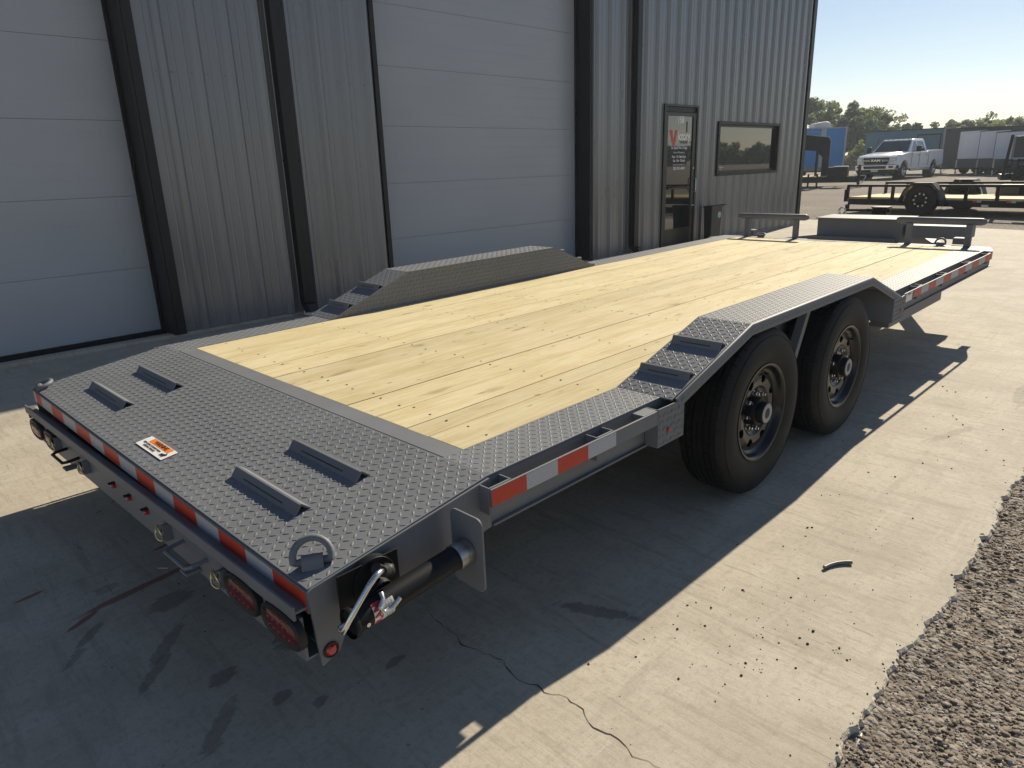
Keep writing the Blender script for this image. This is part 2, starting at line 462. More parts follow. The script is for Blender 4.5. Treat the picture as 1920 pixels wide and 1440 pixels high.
    def lugs(s, O, U, V, N, Lu, Lv, keep=None, m=0, sp=.0245, ln=.0232, wd=.0072, h=.0014):
        """raised diamond tread: alternate lugs at +-45 degrees on a plate O + u*U + v*V"""
        O, U, V, N = [np.array(a, float) for a in (O, U, V, N)]
        a = np.linspace(0, 2*np.pi, 8, endpoint=False)
        e0 = np.stack([np.cos(a)*ln/2, np.sin(a)*wd/2*(.75+.25*np.abs(np.sin(a))), a*0], 1)
        e1 = np.stack([np.cos(a)*ln*.33, np.sin(a)*wd*.24, a*0+h], 1)
        T = np.concatenate([e0, e1])
        tf = [(i, (i+1) % 8, 8+(i+1) % 8, 8+i) for i in range(8)]+[tuple(range(8, 16))]
        q2 = math.sqrt(.5)
        if np.dot(np.cross(U, V), N) < 0: tf = [f[::-1] for f in tf]
        nu, nv = int(Lu/sp), int(Lv/sp)
        for i in range(nu):
            for j in range(nv):
                u, w = (i+.5)*Lu/nu, (j+.5)*Lv/nv
                if keep and not keep(u, w): continue
                sg = 1 if (i+j) % 2 else -1
                uu = u+(T[:, 0]-sg*T[:, 1])*q2
                ww = w+(sg*T[:, 0]+T[:, 1])*q2
                P = O+uu[:, None]*U+ww[:, None]*V+T[:, 2:3]*N
                o = len(s.v); s.v.extend(map(tuple, P))
                for f in tf: s.f.append(tuple(x+o for x in f)); s.mi.append(m)
        return s
    def build(s, name, mats, parent=None, smooth=32, bevel=0, loc=None, segs=2):
        me = bpy.data.meshes.new(name)
        me.from_pydata(s.v, [], s.f)
        mats = mats if isinstance(mats, (list, tuple)) else [mats]
        for mt in mats: me.materials.append(M[mt] if isinstance(mt, str) else mt)
        if len(mats) > 1: me.polygons.foreach_set('material_index', s.mi)
        if smooth:
            me.polygons.foreach_set('use_smooth', [True]*len(s.f))
            me.update()
            me.set_sharp_from_angle(angle=R_(smooth))
        me.update()
        o = bpy.data.objects.new(name, me); C.objects.link(o)
        if parent: o.parent = parent
        if loc: o.location = loc
        if bevel:
            b = o.modifiers.new('bevel', 'BEVEL'); b.width = bevel; b.segments = segs; b.limit_method = 'ANGLE'; b.angle_limit = R_(40)
            b.harden_normals = True
        return o

def tag(o, label=None, cat=None, group=None, kind=None):
    if label: o['label'] = label
    if cat: o['category'] = cat
    if group: o['group'] = group
    if kind: o['kind'] = kind
    return o
def empty(name, loc=(0, 0, 0), rz=0, label=None, cat=None, group=None):
    o = bpy.data.objects.new(name, None); C.objects.link(o)
    o.location = loc; o.rotation_euler = (0, 0, rz); o.empty_display_size = .2
    return tag(o, label, cat, group)
KIDS = {}
def copy_tree(o, parent=None):
    c = o.copy(); C.objects.link(c)
    if parent: c.parent = parent
    for ch in list(o.children): copy_tree(ch, c)
    return c
def text(name, body, size, mat, origin, xdir, ydir, parent=None, align='CENTER', extr=.0004, bold=0, sx=1.0):
    """flat lettering as a mesh; xdir/ydir are the reading and the up direction"""
    cu = bpy.data.curves.new(name, 'FONT'); cu.body = body; cu.size = size; cu.align_x = align; cu.align_y = 'CENTER'
    cu.extrude = extr; cu.offset = bold; cu.resolution_u = 3; cu.fill_mode = 'FRONT' if extr == 0 else 'BOTH'
    t = bpy.data.objects.new(name, cu); C.objects.link(t)
    dg = bpy.context.evaluated_depsgraph_get()
    me = bpy.data.meshes.new_from_object(t.evaluated_get(dg))
    bpy.data.objects.remove(t); bpy.data.curves.remove(cu)
    X = Vector(xdir).normalized(); Y = Vector(ydir).normalized(); Z = X.cross(Y)
    mt = Matrix((X*sx, Y, Z)).transposed().to_4x4(); mt.translation = Vector(origin)
    me.transform(mt); me.materials.clear(); me.materials.append(M[mat]); me.name = name
    o = bpy.data.objects.new(name, me); C.objects.link(o)
    if parent: o.parent = parent
    return o

# ================================================================== GROUND
def gz(x):
    """the lot beyond the apron rises gently"""
    if x < 18: return 0.0
    return min(.22, (x-18)*.011)
def edge_y(x):
    k = [(.012, 3.1, .4), (.007, 8.7, 1), (.004, 19, .3), (.003, 37, 2), (.0025, 83, 1.1), (.002, 151, .6)]
    y = -2.146+sum(a*math.sin(x*f+p) for a, f, p in k)
    for c, w, d in [(.80, .035, .022), (1.02, .03, .018), (1.36, .05, .02), (1.75, .04, .025), (.35, .04, .02), (.56, .03, .015), (2.2, .05, .02)]:
        y += .7*d*max(0, 1-abs(x-c)/w)**.8
    return y
mb = MB()
xs = np.concatenate([np.arange(-6, -.3, .06), np.arange(-.3, 3.2, .009), np.arange(3.2, 15.0, .05)])
top = []; bot = []
chip = rng.random(len(xs))
for i, x in enumerate(xs):
    y = edge_y(x)+(rng.random()-.5)*.0025
    top.append((x, y, 0)); bot.append((x+(rng.random()-.5)*.006, y-.008-rng.random()*.009, -.075))
n = len(xs)
inner = [(x, -1.7, 0) for x in xs]
mid = [(x+(rng.random()-.5)*.005, t[1]-.004-rng.random()*.007, -.006-.008*rng.random()) for x, t in zip(xs, top)]
V_ = inner+top+mid+bot
F_ = []
MI = []
for i in range(n-1):
    for r_, mi in ((0, 0), (1, 1), (2, 1)):
        F_.append((r_*n+i, (r_+1)*n+i, (r_+1)*n+i+1, r_*n+i+1)); MI.append(mi)
o = len(V_)
V_ += [(-6, -1.7, 0), (15.0, -1.7, 0), (17.6, 9.0, 0), (-6, 9.0, 0)]
F_.append((o, o+1, o+2, o+3)); MI.append(0)
mb.v = V_; mb.f = F_; mb.mi = MI
tag(mb.build('concrete_apron', ['concrete', 'conc_edge'], smooth=25), 'pale trowelled concrete apron in front of the metal building', kind='structure')
mb = MB().box(-14, -6.005, -12, 9, -.12, -.004); 
tag(mb.build('rear_concrete_apron', 'concrete', smooth=0), 'concrete behind the camera', kind='structure')

# gravel sheet: fine grid near the camera, coarse towards the horizon
mb = MB()
gx = np.arange(-1.2, 4.4, .016); gy = np.arange(-3.6, -2.09, .016)
X, Y = np.meshgrid(gx, gy, indexing='ij')
def vnoise(X, Y, s, seed):
    r = np.random.default_rng(seed); T = r.random((256, 256))
    x = X*s; y = Y*s; xi = np.floor(x).astype(int); yi = np.floor(y).astype(int); fx = x-xi; fy = y-yi
    fx = fx*fx*(3-2*fx); fy = fy*fy*(3-2*fy)
    g = lambda a, b: T[a % 256, b % 256]
    return (g(xi, yi)*(1-fx)+g(xi+1, yi)*fx)*(1-fy)+(g(xi, yi+1)*(1-fx)+g(xi+1, yi+1)*fx)*fy
Z = -.026+.008*vnoise(X, Y, 3, 1)+.010*vnoise(X, Y, 14, 2)+.004*vnoise(X, Y, 55, 3)
ZG = Z
nx, ny = X.shape
mb.v = [tuple(p) for p in np.stack([X.ravel(), Y.ravel(), Z.ravel()], 1)]
idx = np.arange(nx*ny).reshape(nx, ny)
mb.f = [tuple(f) for f in np.stack([idx[:-1, :-1].ravel(), idx[1:, :-1].ravel(), idx[1:, 1:].ravel(), idx[:-1, 1:].ravel()], 1)]
mb.mi = [0]*len(mb.f)
tag(mb.build('gravel_verge', 'gravel', smooth=60), 'loose gravel along the broken concrete edge', kind='structure')
mb = MB()
cols = [-900, -60, -14, -1.18, 4.38, 15.1, 17.0, 18, 22, 26, 30, 34, 38, 60, 120, 400, 1500]
rows = [-900, -120, -40, -12, -3.58, -2.2, 5, 20, 60, 160, 900]
for x in cols:
    for y in rows:
        mb.v.append((x, y, -.06 if x < 17.01 else (gz(x) if x > 17.5 else -.012)))
nr = len(rows)
for i in range(len(cols)-1):
    for j in range(nr-1):
        if cols[i] == -1.18 and rows[j] == -3.58: continue
        mb.f.append((i*nr+j, (i+1)*nr+j, (i+1)*nr+j+1, i*nr+j+1)); mb.mi.append(0)
tag(mb.build('gravel_lot', 'gravel', smooth=0), 'grey gravel lot reaching to the trees', kind='structure')

# loose stones
def rock_templates(k):
    T = []
    for i in range(k):
        m_ = MB().ico((0, 0, 0), 1)
        P = np.array(m_.v)
        P *= (.75+.5*rng.random((12, 1)))
        P *= np.array([1, .6+.4*rng.random(), .4+.35*rng.random()])
        T.append(P)
    return T, m_.f
TPL, TF = rock_templates(10)
def scatter(name, pts, sizes, mat, parent=None):
    n_ = len(pts); ang = rng.random(n_)*6.28; ti = rng.integers(0, 10, n_)
    Vs = np.zeros((n_, 12, 3)); ca, sa = np.cos(ang), np.sin(ang)
    B = np.array(TPL)[ti]
    Vs[:, :, 0] = (B[:, :, 0]*ca[:, None]-B[:, :, 1]*sa[:, None])*sizes[:, None]+pts[:, 0:1]
    Vs[:, :, 1] = (B[:, :, 0]*sa[:, None]+B[:, :, 1]*ca[:, None])*sizes[:, None]+pts[:, 1:2]
    Vs[:, :, 2] = B[:, :, 2]*sizes[:, None]+pts[:, 2:3]
    F = (np.array(TF)[None]+12*np.arange(n_)[:, None, None]).reshape(-1, 3)
    me = bpy.data.meshes.new(name)
    me.vertices.add(n_*12); me.vertices.foreach_set('co', Vs.ravel())
    me.loops.add(len(F)*3); me.loops.foreach_set('vertex_index', F.ravel().astype(np.int32))
    me.polygons.add(len(F)); me.polygons.foreach_set('loop_start', np.arange(0, len(F)*3, 3, dtype=np.int32))
    me.update(calc_edges=True); me.materials.append(M[mat])
    ob = bpy.data.objects.new(name, me); C.objects.link(ob)
    if parent: ob.parent = parent
    return ob
def gsample(n_, x0, x1, y0, y1):
    x = x0+(x1-x0)*rng.random(n_); y = y0+(y1-y0)*rng.random(n_)
    k = np.array([yy < edge_y(xx)-.014 for xx, yy in zip(x, y)])
    x, y = x[k], y[k]
    i = np.clip(((x+1.2)/.016).astype(int), 0, nx-1); j = np.clip(((y+3.6)/.016).astype(int), 0, ny-1)
    return np.stack([x, y, ZG[i, j]], 1)
P1 = gsample(17000, -.1, 2.2, -3.0, -2.12); P2 = gsample(7000, 2.2, 4.3, -3.3, -2.12); P3 = gsample(2200, -.1, 4.2, -3.2, -2.12)
ex = -.1+3.4*rng.random(150); ey = np.array([edge_y(v) for v in ex])+.03*rng.random(150)**2.5-.004
P4 = np.stack([ex, ey, .001+0*ex], 1)
PP = np.concatenate([P1, P2, P3, P4])
SZ = np.concatenate([.0024+.0058*rng.random(len(P1))**2.2, .0035+.0075*rng.random(len(P2))**1.8, .007+.010*rng.random(len(P3))**3, .0016+.0035*rng.random(len(P4))**2])
tag(scatter('gravel', PP, SZ, 'stone'), 'loose gravel stones beside the concrete', kind='stuff')
# crumbs of dark grit on the slab
cx = []
for (a, b, sx_, sy_, k) in [(1.2, -1.8, 1.2, .25, 55), (.55, -1.75, .3, .2, 45), (3.2, -1.9, 1.4, .4, 45), (.3, -1.55, .25, .1, 14), (-.6, -.4, .3, .3, 14), (.66, -1.98, .06, .05, 9), (.42, -1.83, .05, .03, 8), (6, -1.5, 3, .6, 50)]:
    cx.append(np.stack([a+sx_*rng.standard_normal(k)*.6, b+sy_*rng.standard_normal(k)*.6], 1))
cx = np.concatenate(cx); cx = cx[cx[:, 1] > -2.1]
GS = .0020+.0042*rng.random(len(cx))**3
GP = np.concatenate([cx, (GS*.3)[:, None]], 1)
g = scatter('grit', GP, GS, 'crack'); tag(g, 'dark crumbs of grit scattered on the concrete', kind='stuff')

# crack running across the apron
def ribbon(pts, w, z, jit):
    m_ = MB(); L = []; 
    for i in range(len(pts)-1):
        a, b = Vector((*pts[i], 0)), Vector((*pts[i+1], 0)); k = max(2, int((b-a).length/.018))
        for t in range(k):
            L.append(a.lerp(b, t/k)+Vector(((random.random()-.5)*jit, (random.random()-.5)*jit, 0)))
    L.append(Vector((*pts[-1], 0)))
    for i, p in enumerate(L):
        t = (L[min(i+1, len(L)-1)]-L[max(i-1, 0)]).normalized(); nn = Vector((-t.y, t.x, 0))
        ww = w*(.35+1.1*random.random()**2)
        m_.v += [tuple(p+nn*ww+Vector((0, 0, z))), tuple(p-nn*ww+Vector((0, 0, z)))]
    for i in range(len(L)-1): m_.f.append((2*i+1, 2*i+3, 2*i+2, 2*i)); m_.mi.append(0)
    return m_
ck = [(-.06, -.85), (-.087, -1.035), (-.10, -1.10), (-.083, -1.16), (-.065, -1.25), (-.10, -1.33), (-.075, -1.40), (-.083, -1.438), (-.05, -1.50), (-.058, -1.56), (-.085, -1.62), (-.07, -1.70), (-.095, -1.76), (-.076, -1.835), (-.10, -1.95), (-.06, -2.10)]
tag(ribbon(ck, .0016, .0012, .011).build('crack', 'crack', smooth=0), 'jagged hairline crack across the sunlit concrete', kind='structure')

# ================================================================== CAR HAULER TRAILER (local frame: x forward, y left, deck z = HD)
HD = .639
tr = empty('car_hauler_trailer', (0, 0, 0), 0, 'long grey steel car hauler trailer with pale wooden deck and drive-over fenders', 'trailer')
tr.rotation_euler = (0, -.0102, 0)
P = 'paint'
A = 1.039; CO = 1.238; B = 1.295
WL = 5.71          # wood front edge
XF = 5.83          # deck front

# --- planks
edges = [1.039, .805, .602, .404, .205, .006, -.187, -.374, -.565, -.745, -.863, -1.039]
for a, b in zip(edges[:-1], edges[1:]):
    g_ = .0018
    dz = rng.normal()*.0008
    m_ = MB()
    k = 14; w = [(0, 0)]
    xs_ = np.linspace(.004, WL-.003, k)
    bow = .0012*np.sin(np.linspace(0, 5, k)+rng.random()*6)
    for x, bb in zip(xs_, bow):
        m_.v += [(x, b+g_+bb, HD-.04), (x, a-g_+bb, HD-.04), (x, a-g_+bb, HD-.002+dz), (x, b+g_+bb, HD-.002+dz)]
    for i in range(k-1):
        q4 = i*4; r4 = q4+4
        for (s0, s1) in ((0, 1), (1, 2), (2, 3), (3, 0)):
            m_.f.append((q4+s0, q4+s1, r4+s1, r4+s0)); m_.mi.append(0)
    m_.f += [(0, 3, 2, 1), ((k-1)*4, (k-1)*4+1, (k-1)*4+2, (k-1)*4+3)]; m_.mi += [0, 0]
    m_.build('plank', 'wood', tr, smooth=30, bevel=.0022, segs=1)
# screw heads in rows over the crossmembers
m_ = MB()
for x in [.14, .73, 1.34, 1.95, 2.56, 3.17, 3.78, 4.39, 5.0, 5.6]:
    for a, b in zip(edges[:-1], edges[1:]):
        for y in ((a-.035, b+.035) if a-b > .12 else ((a+b)/2,)):
            m_.disc((x+random.uniform(-.012, .012), y+random.uniform(-.006, .006), HD-.0004), .0052, 'z', 8)
m_.build('deck_screw', 'crack', tr, smooth=0)['kind'] = 'stuff'
# strip across the rear of the wood, front strip
MB().box(-.078, .0, -1.04, 1.04, HD-.03, HD+.001).build('rear_deck_strip', P, tr, bevel=.002)
MB().box(WL, XF, -CO, CO, HD-.06, HD).build('front_deck_strip', P, tr, bevel=.002)

# --- dovetail plate
xd0, xd1, zd1 = -.08, -.662, .558
U = np.array([xd1-xd0, 0, zd1-HD]); LU = np.linalg.norm(U); U /= LU
Nn = np.cross(U, [0, -1, 0]); Nn = Nn if Nn[2] > 0 else -Nn
m_ = MB()
SK = .026
m_ = MB()
def Pt(x, y, dz=0):
    t = (xd0-x)/(xd0-xd1)
    return (x-t*SK*(y+CO)/(2*CO), y, HD+t*(zd1-HD)+dz)
m_.hexa([Pt(xd1, -CO, -.007), Pt(xd0, -CO, -.007), Pt(xd0, CO, -.007), Pt(xd1, CO, -.007), Pt(xd1, -CO), Pt(xd0, -CO), Pt(xd0, CO), Pt(xd1, CO)])
m_.lugs((xd0, -CO, HD), U, (0, 1, 0), Nn, LU, 2*CO)
for i, v in enumerate(m_.v):
    if i > 7: m_.v[i] = (v[0]-(xd0-v[0])/(xd0-xd1)*SK*(v[1]+CO)/(2*CO), v[1], v[2])
m_.build('dovetail_plate', P, tr, smooth=60)
# traction bars on the dovetail
def traction_bar(O, along, down, nrm, L, parent=tr):
    """angle iron laid ridge-up: O = one ridge foot end, along = long direction, down = towards the low side"""
    O = Vector(O); al = Vector(along).normalized(); dn = Vector(down).normalized(); nn = Vector(nrm).normalized()
    hw, hh, t = .027, .026, .004
    sec = [(-hw, 0), (-.003, hh), (.003, hh), (hw, 0), (hw-t*1.5, 0), (0, hh-t*1.5), (-hw+t*1.5, 0)]
    m_ = MB(); n_ = len(sec)
    for a in (0, L):
        for (u, h) in sec: m_.v.append(tuple(O+al*a+dn*u+nn*h))
    m_.f += [(0, 1, 5, 6), (1, 2, 5), (2, 3, 4, 5)]; m_.mi += [0]*3
    m_.f += [tuple(x+n_ for x in f)[::-1] for f in [(0, 1, 5, 6), (1, 2, 5), (2, 3, 4, 5)]]; m_.mi += [0]*3
    for i in range(n_): m_.f.append((i, (i+1) % n_, n_+(i+1) % n_, n_+i)); m_.mi.append(0)
    m_.mi = [0]*len(m_.f)
    # dark slot line along the low foot weld
    c0 = O+al*(L*.2)+dn*(hw*.62)+nn*(hh*.40)
    sl = (dn*hw-nn*hh).normalized(); nf = (dn*hh+nn*hw).normalized()
    p0 = c0+nf*.0006; p1 = p0+al*(L*.62)
    bm = bmesh.new(); me = bpy.data.meshes.new('traction_bar'); me.from_pydata(m_.v, [], m_.f)
    bm.from_mesh(me); bmesh.ops.recalc_face_normals(bm, faces=bm.faces)
    vv = [bm.verts.new(q_) for q_ in (p0-sl*.0022, p1-sl*.0022, p1+sl*.0022, p0+sl*.0022)]
    fc = bm.faces.new(vv); fc.material_index = 1
    bm.to_mesh(me); bm.free()
    me.materials.append(M[P]); me.materials.append(M['ink'])
    o = bpy.data.objects.new('traction_bar', me); C.objects.link(o); o.parent = parent
    return o
for (x, y0) in [(-.492, .49), (-.292, .485), (-.492, -.925), (-.292, -.925)]:
    traction_bar(Pt(x, y0), (0, 1, 0), tuple(U), tuple(Nn), .45 if y0 > 0 else .40)
# warning label
lab = MB(); eps = .0031
def onp(x, y, d): return tuple(np.array(Pt(x, y))+Nn*d)
def patch(x0, x1, y0, y1, d, m=0): lab.add([onp(x0, y0, d), onp(x0, y1, d), onp(x1, y1, d), onp(x1, y0, d)], [(0, 1, 2, 3)] if (x1-x0)*(y1-y0) < 0 else [(3, 2, 1, 0)], m)
lx0, lx1, ly0, ly1 = -.604, -.546, .062, -.182
patch(lx1, lx0, ly0, ly1, eps, 0)
patch(lx1-.002, lx1-.025, ly0-.04, ly1+.03, eps+.0005, 1)
lb = lab.build('warning_label', ['label_white', 'orange'], tr, smooth=0)
xd_, yd_ = (0, -1, 0), tuple(-U)
text('lettering', 'WARNING', .023, 'ink', onp(lx1-.0135, -.067, eps+.001), xd_, yd_, lb, bold=.0004)
text('lettering', 'KEEP CLEAR OF RAMPS WHEN\nLOADING VEHICLES', .0115, 'ink', onp(lx0+.018, -.035, eps+.001), xd_, yd_, lb)
ar = MB()
def lp(u, w): return onp(lx0+.018+w, -.148-u*.8, eps+.001)
ar.add([lp(*p) for p in [(-.022, -.008), (.006, -.004), (.006, -.014), (.024, .008), (.006, .016), (.006, .008), (-.022, .004)]], [(0, 1, 5, 6), (1, 2, 3, 4, 5)])
ar.build('arrow', 'ink', lb, smooth=0)

# --- side beams (channel), one per side
for s in (1, -1):
    yo, yi = s*CO, s*(CO-.007)
    for (xa, xb) in ((-.08, .868), (3.196, XF)):
        m_ = MB()
        m_.prism([(xa, HD-.004), (xb, HD-.004), (xb, .486), (xa, .486)], 'y', yi, yo)
        m_.box(xa+.005, xb, min(s*(CO-.05), s*(CO+.012)), max(s*(CO-.05), s*(CO+.012)), .478, .4855)
        m_.box(xa+.005, xb-.01, min(s*.97, s*(CO-.008)), max(s*.97, s*(CO-.008)), HD-.054, HD-.046)  # unseen inner strip added to stop sun leaking past the plank edge
        m_.build('side_beam', P, tr, bevel=.0015)
    m_ = MB()
    k_ = SK if s > 0 else 0
    m_.prism([(-.668-k_, .553), (-.655-k_, .560), (-.0815, .6345), (-.0815, .48), (-.575-k_, .415), (-.605-k_, .362), (-.655-k_, .342), (-.662-k_, .42)], 'y', s*(CO+.002), s*(CO+.010))
    m_.build('dovetail_side_plate', P, tr, bevel=.0015)
    # marker lamp low on the plate
    m_ = MB().lathe([(0, .008), (.010, .0075), (.014, .004), (.0165, 0)], 'y', (-.63, s*(CO+.010), .378), 16)
    if s < 0:
        m_ = MB().lathe([(.0165, 0), (.014, -.004), (.010, -.0075), (0.0002, -.008)], 'y', (-.63, -(CO+.012), .378), 16)
        mk = m_.build('marker_light', 'lens_bright', tr)
        MB().lathe([(.021, 0), (.021, -.004), (.0165, -.005), (.0165, 0)], 'y', (-.63, -(CO+.0105), .378), 16).build('bezel', 'black_matt', mk)

# --- diamond plate along the edges of the deck
for s in (1, -1):
    for (x0, x1) in ((-.0795, .80), (3.26, WL-.001)):
        m_ = MB()
        y0, y1 = sorted((s*(A+.001), s*CO))
        m_.box(x0, x1, y0, y1, HD-.007, HD)
        m_.lugs((x0, y0, HD), (1, 0, 0), (0, 1, 0), (0, 0, 1), x1-x0, y1-y0)
        m_.build('edge_plate', P, tr, smooth=60)

# --- stake pockets and rub rail
for s in (1, -1):
    def rail_run(x0, x1, pockets):
        m_ = MB(); y0, y1 = sorted((s*(B-.008), s*B)); m_.box(x0, x1, y0, y1, .572, .626)
        m_.build('rub_rail', P, tr, bevel=.0015)
        for px in pockets:
            m_ = MB(); ya, yb = s*(CO+.001), s*(B-.0085); y0, y1 = sorted((ya, yb))
            z0 = .545
            m_.box(px, px+.006, y0, y1, z0, .628); m_.box(px+.084, px+.09, y0, y1, z0, .628)
            yy = sorted((s*(B-.0145), s*(B-.0085))); m_.box(px+.006, px+.084, yy[0], yy[1], z0, .628)
            m_.build('stake_pocket', P, tr, bevel=.0015)
    rail_run(-.12, .70, (-.122, .36))
    rail_run(3.39, 5.565, (3.665, 4.225, 4.87, 5.475))
    y0, y1 = s*CO, s*(B-.001)
    MB().prism([(5.566, y0), (5.566, y1), (5.60, y1), (XF-.02, y0)], 'z', HD-.07, HD-.002).build('corner_gusset', P, tr)
    # short filler under the box
    y0, y1 = sorted((s*(CO+.001), s*(B-.009)))
    MB().box(.62, .70, y0, y1, .60, .627).build('rail_end_cap', P, tr, bevel=.002)
    # reflective tape, one strip per colour block
    yt = s*(B+.0006)
    def tape(x0, x1, mat, z0=.574, z1=.624):
        q_ = [(x0, yt, z0), (x1, yt, z0), (x1, yt, z1), (x0, yt, z1)]
        MB().add(q_, [(0, 1, 2, 3)] if s < 0 else [(3, 2, 1, 0)]).build('reflective_tape', mat, tr, smooth=0)
    xx = [-.119, .021, .158, .305, .452]
    for i in range(4): tape(xx[i], xx[i+1], 'red_tape' if i % 2 == 0 else 'white_tape')
    xx = [3.56, 3.71, 3.87, 4.03, 4.21, 4.39, 4.58, 4.77, 4.96, 5.16, 5.36, 5.563]
    for i in range(11): tape(xx[i], xx[i+1]-.002, 'red_tape' if i % 2 == 0 else 'white_tape', .574, .624)
    if s < 0:
        q_ = MB().add([(3.41, yt, .568), (3.53, yt, .568), (3.53, yt, .622), (3.41, yt, .622)], [(0, 1, 2, 3)]).build('spec_sticker', 'label_white', tr, smooth=0)
        text('lettering', 'WARNING', .014, 'red_ink', (3.47, yt-.0006, .613), (1, 0, 0), (0, 0, 1), q_)

# --- drive-over fenders
def fender(s, zt):
    x0, k1, k2, x1 = .80, 1.39, 2.79, 3.36
    za, zb = HD+.001, HD-.024
    prof = [(x0, za), (k1, zt), (k2, zt), (x1, zb)]
    yi, yo = s*A, s*(B-.008)
    f = empty('fender', (0, 0, 0)); f.parent = tr
    m_ = MB()
    t = .005
    for i in range(3):
        (xa, zA), (xb, zB) = prof[i], prof[i+1]
        y0, y1 = sorted((yi, yo))
        m_.hexa([(xa, y0, zA-t), (xb, y0, zB-t), (xb, y1, zB-t), (xa, y1, zA-t), (xa, y0, zA), (xb, y0, zB), (xb, y1, zB), (xa, y1, zA)])
        Ud = np.array([xb-xa, 0, zB-zA]); L = np.linalg.norm(Ud); Ud = Ud/L; Nd = np.array([-Ud[2], 0, Ud[0]])
        m_.lugs((xa, y0, zA), Ud, (0, 1, 0), Nd, L, y1-y0)
    m_.build('fender_top', P, f, smooth=60)
    # rolled outer lip following the profile
    m_ = MB(); pr = [(x0+.02, za), (k1, zt), (k2, zt), (x1-.02, zb)]
    sec = [(0, 0), (.0045, -.0015), (.0075, -.005), (.008, -.01), (.008, -.048), (.0045, -.048), (.0045, -.010), (.002, -.005), (0, -.004)]
    off = []
    for i, (x, z) in enumerate(pr):
        for (u, w) in sec: m_.v.append((x+(0 if abs(w) < .02 or i in (1, 2) else 0), s*(B-.008+u), z+w))
    ns = len(sec)
    for i in range(3):
        for j in range(ns):
            a, b, c_, d = i*ns+j, i*ns+(j+1) % ns, (i+1)*ns+(j+1) % ns, (i+1)*ns+j
            m_.f.append((a, d, c_, b) if s > 0 else (a, b, c_, d)); m_.mi.append(0)
    # tread on the lip face
    for i in range(3):
        (xa, zA), (xb, zB) = pr[i], pr[i+1]
        Ud = np.array([xb-xa, 0, zB-zA]); L = np.linalg.norm(Ud); Ud /= L
        m_.lugs((xa, s*B, zA-.046), Ud, (0, 0, 1), (0, s, 0), L, .036, h=.0016)
    m_.build('fender_lip', P, f, smooth=50)
    # inner wall beside the deck
    m_ = MB(); y0, y1 = sorted((s*A, s*(A+.004)))
    yw = s*A if True else 0
    poly = [(x0, HD-.12), (x1, HD-.12), (x1, zb-.001), (k2, zt-.001), (k1, zt-.001), (x0, za-.001)]
    m_.prism(poly, 'y', s*(A+.0005), s*(A+.0045))
    def keep(u, w):
        x, z = x0+u, HD+w
        lim = np.interp(x, [x0, k1, k2, x1], [za, zt, zt, zb])
        return z < lim-.012
    m_.lugs((x0, s*(A+.0005), HD), (1, 0, 0), (0, 0, 1), (0, -s, 0), x1-x0, zt-HD, keep, h=.0032)
    m_.build('fender_inner_wall', P, f, smooth=60)
    # boxes closing the wheel arch, each with a marker lamp
    for (a, b, zz0, rear) in ((.70, .872, .482, True), (3.19, 3.39, .478, False)):
        m_ = MB()
        top = (lambda x: np.interp(x, [x0, k1], [za, zt])) if rear else (lambda x: np.interp(x, [k2, x1], [zt, zb]))
        ya, yb = sorted((s*(B-.0035), s*(B+.001)))
        pl = [(a, zz0), (b, zz0), (b, top(b)-.052 if rear else .60), (x0+.03 if rear else b, za-.05 if rear else .60), (a, .628)] if rear else [(a, zz0), (b, zz0), (b, zb+.006), (x1-.03, zb-.0), (a, top(a)-.03)]
        if rear: pl = [(a, zz0), (b, zz0), (b, top(b)-.04), (x0+.01, za-.012), (a, .630)]
        m_.prism(pl, 'y', s*(B-.0035), s*(B+.001))
        def keepb(u, w, a=a, rear=rear):
            return zz0+w < (np.interp(a+u, [a, x0, k1], [.622, .622, zt-.02]) if rear else np.interp(a+u, [a, x1], [top(a)-.04, zb-.012]))
        m_.lugs((a, s*(B+.001), zz0), (1, 0, 0), (0, 0, 1), (0, s, 0), b-a, .24, keepb, h=.0026)
        xr = a if rear else b
        y0, y1 = sorted((s*(CO+.003), s*(B-.004)))
        m_.box(xr, xr+.004, y0, y1, zz0, .628 if rear else .605)
        if not rear:
            y0, y1 = sorted((s*(A+.006), s*(B-.004)))
            m_.box(a, a+.004, y0, y1, zz0, top(a)-.008)
        else:
            y0, y1 = sorted((s*(A+.006), s*(B-.004)))
            m_.box(b-.004, b, y0, y1, zz0, top(b)-.01)
        y0, y1 = sorted((s*(CO+.003), s*(B-.004))); m_.box(a+.004, b-.005, y0, y1, zz0, zz0+.004)
        bx = m_.build('arch_end_box', P, f, smooth=50)
        xm = .765 if rear else 3.325
        sgn = s
        m_ = MB().lathe([(.010, 0), (.0085, sgn*.006), (.005, sgn*.009), (.0002, sgn*.0095)] if s > 0 else [(.0002, -.0095), (.005, -.009), (.0085, -.006), (.010, 0)], 'y', (xm, s*(B+.001), .537), 12)
        m_.build('marker_light', 'lens_bright', f)
    # traction bars on the ramp
    Ud = Vector((k1-x0, 0, zt-za)).normalized(); Nd = Vector((-Ud.z, 0, Ud.x))
    for d in (.155, .395):
        O = Vector((x0, 0, za))+Ud*d
        y0 = min(yi, yo)+.012
        traction_bar((O.x, y0, O.z), (0, 1, 0), tuple(-Ud), tuple(Nd), .222, f)
    # diagonal brace under the fender, between the tyres
    m_ = MB(); y0, y1 = sorted((s*(B-.05), s*(B-.09)))
    m_.hexa([(1.90, y0, .46), (1.94, y0, .46), (1.94, y1, .46), (1.90, y1, .46), (2.09, y0, zt-.01), (2.13, y0, zt-.01), (2.13, y1, zt-.01), (2.09, y1, zt-.01)])
    m_.build('fender_brace', P, f)
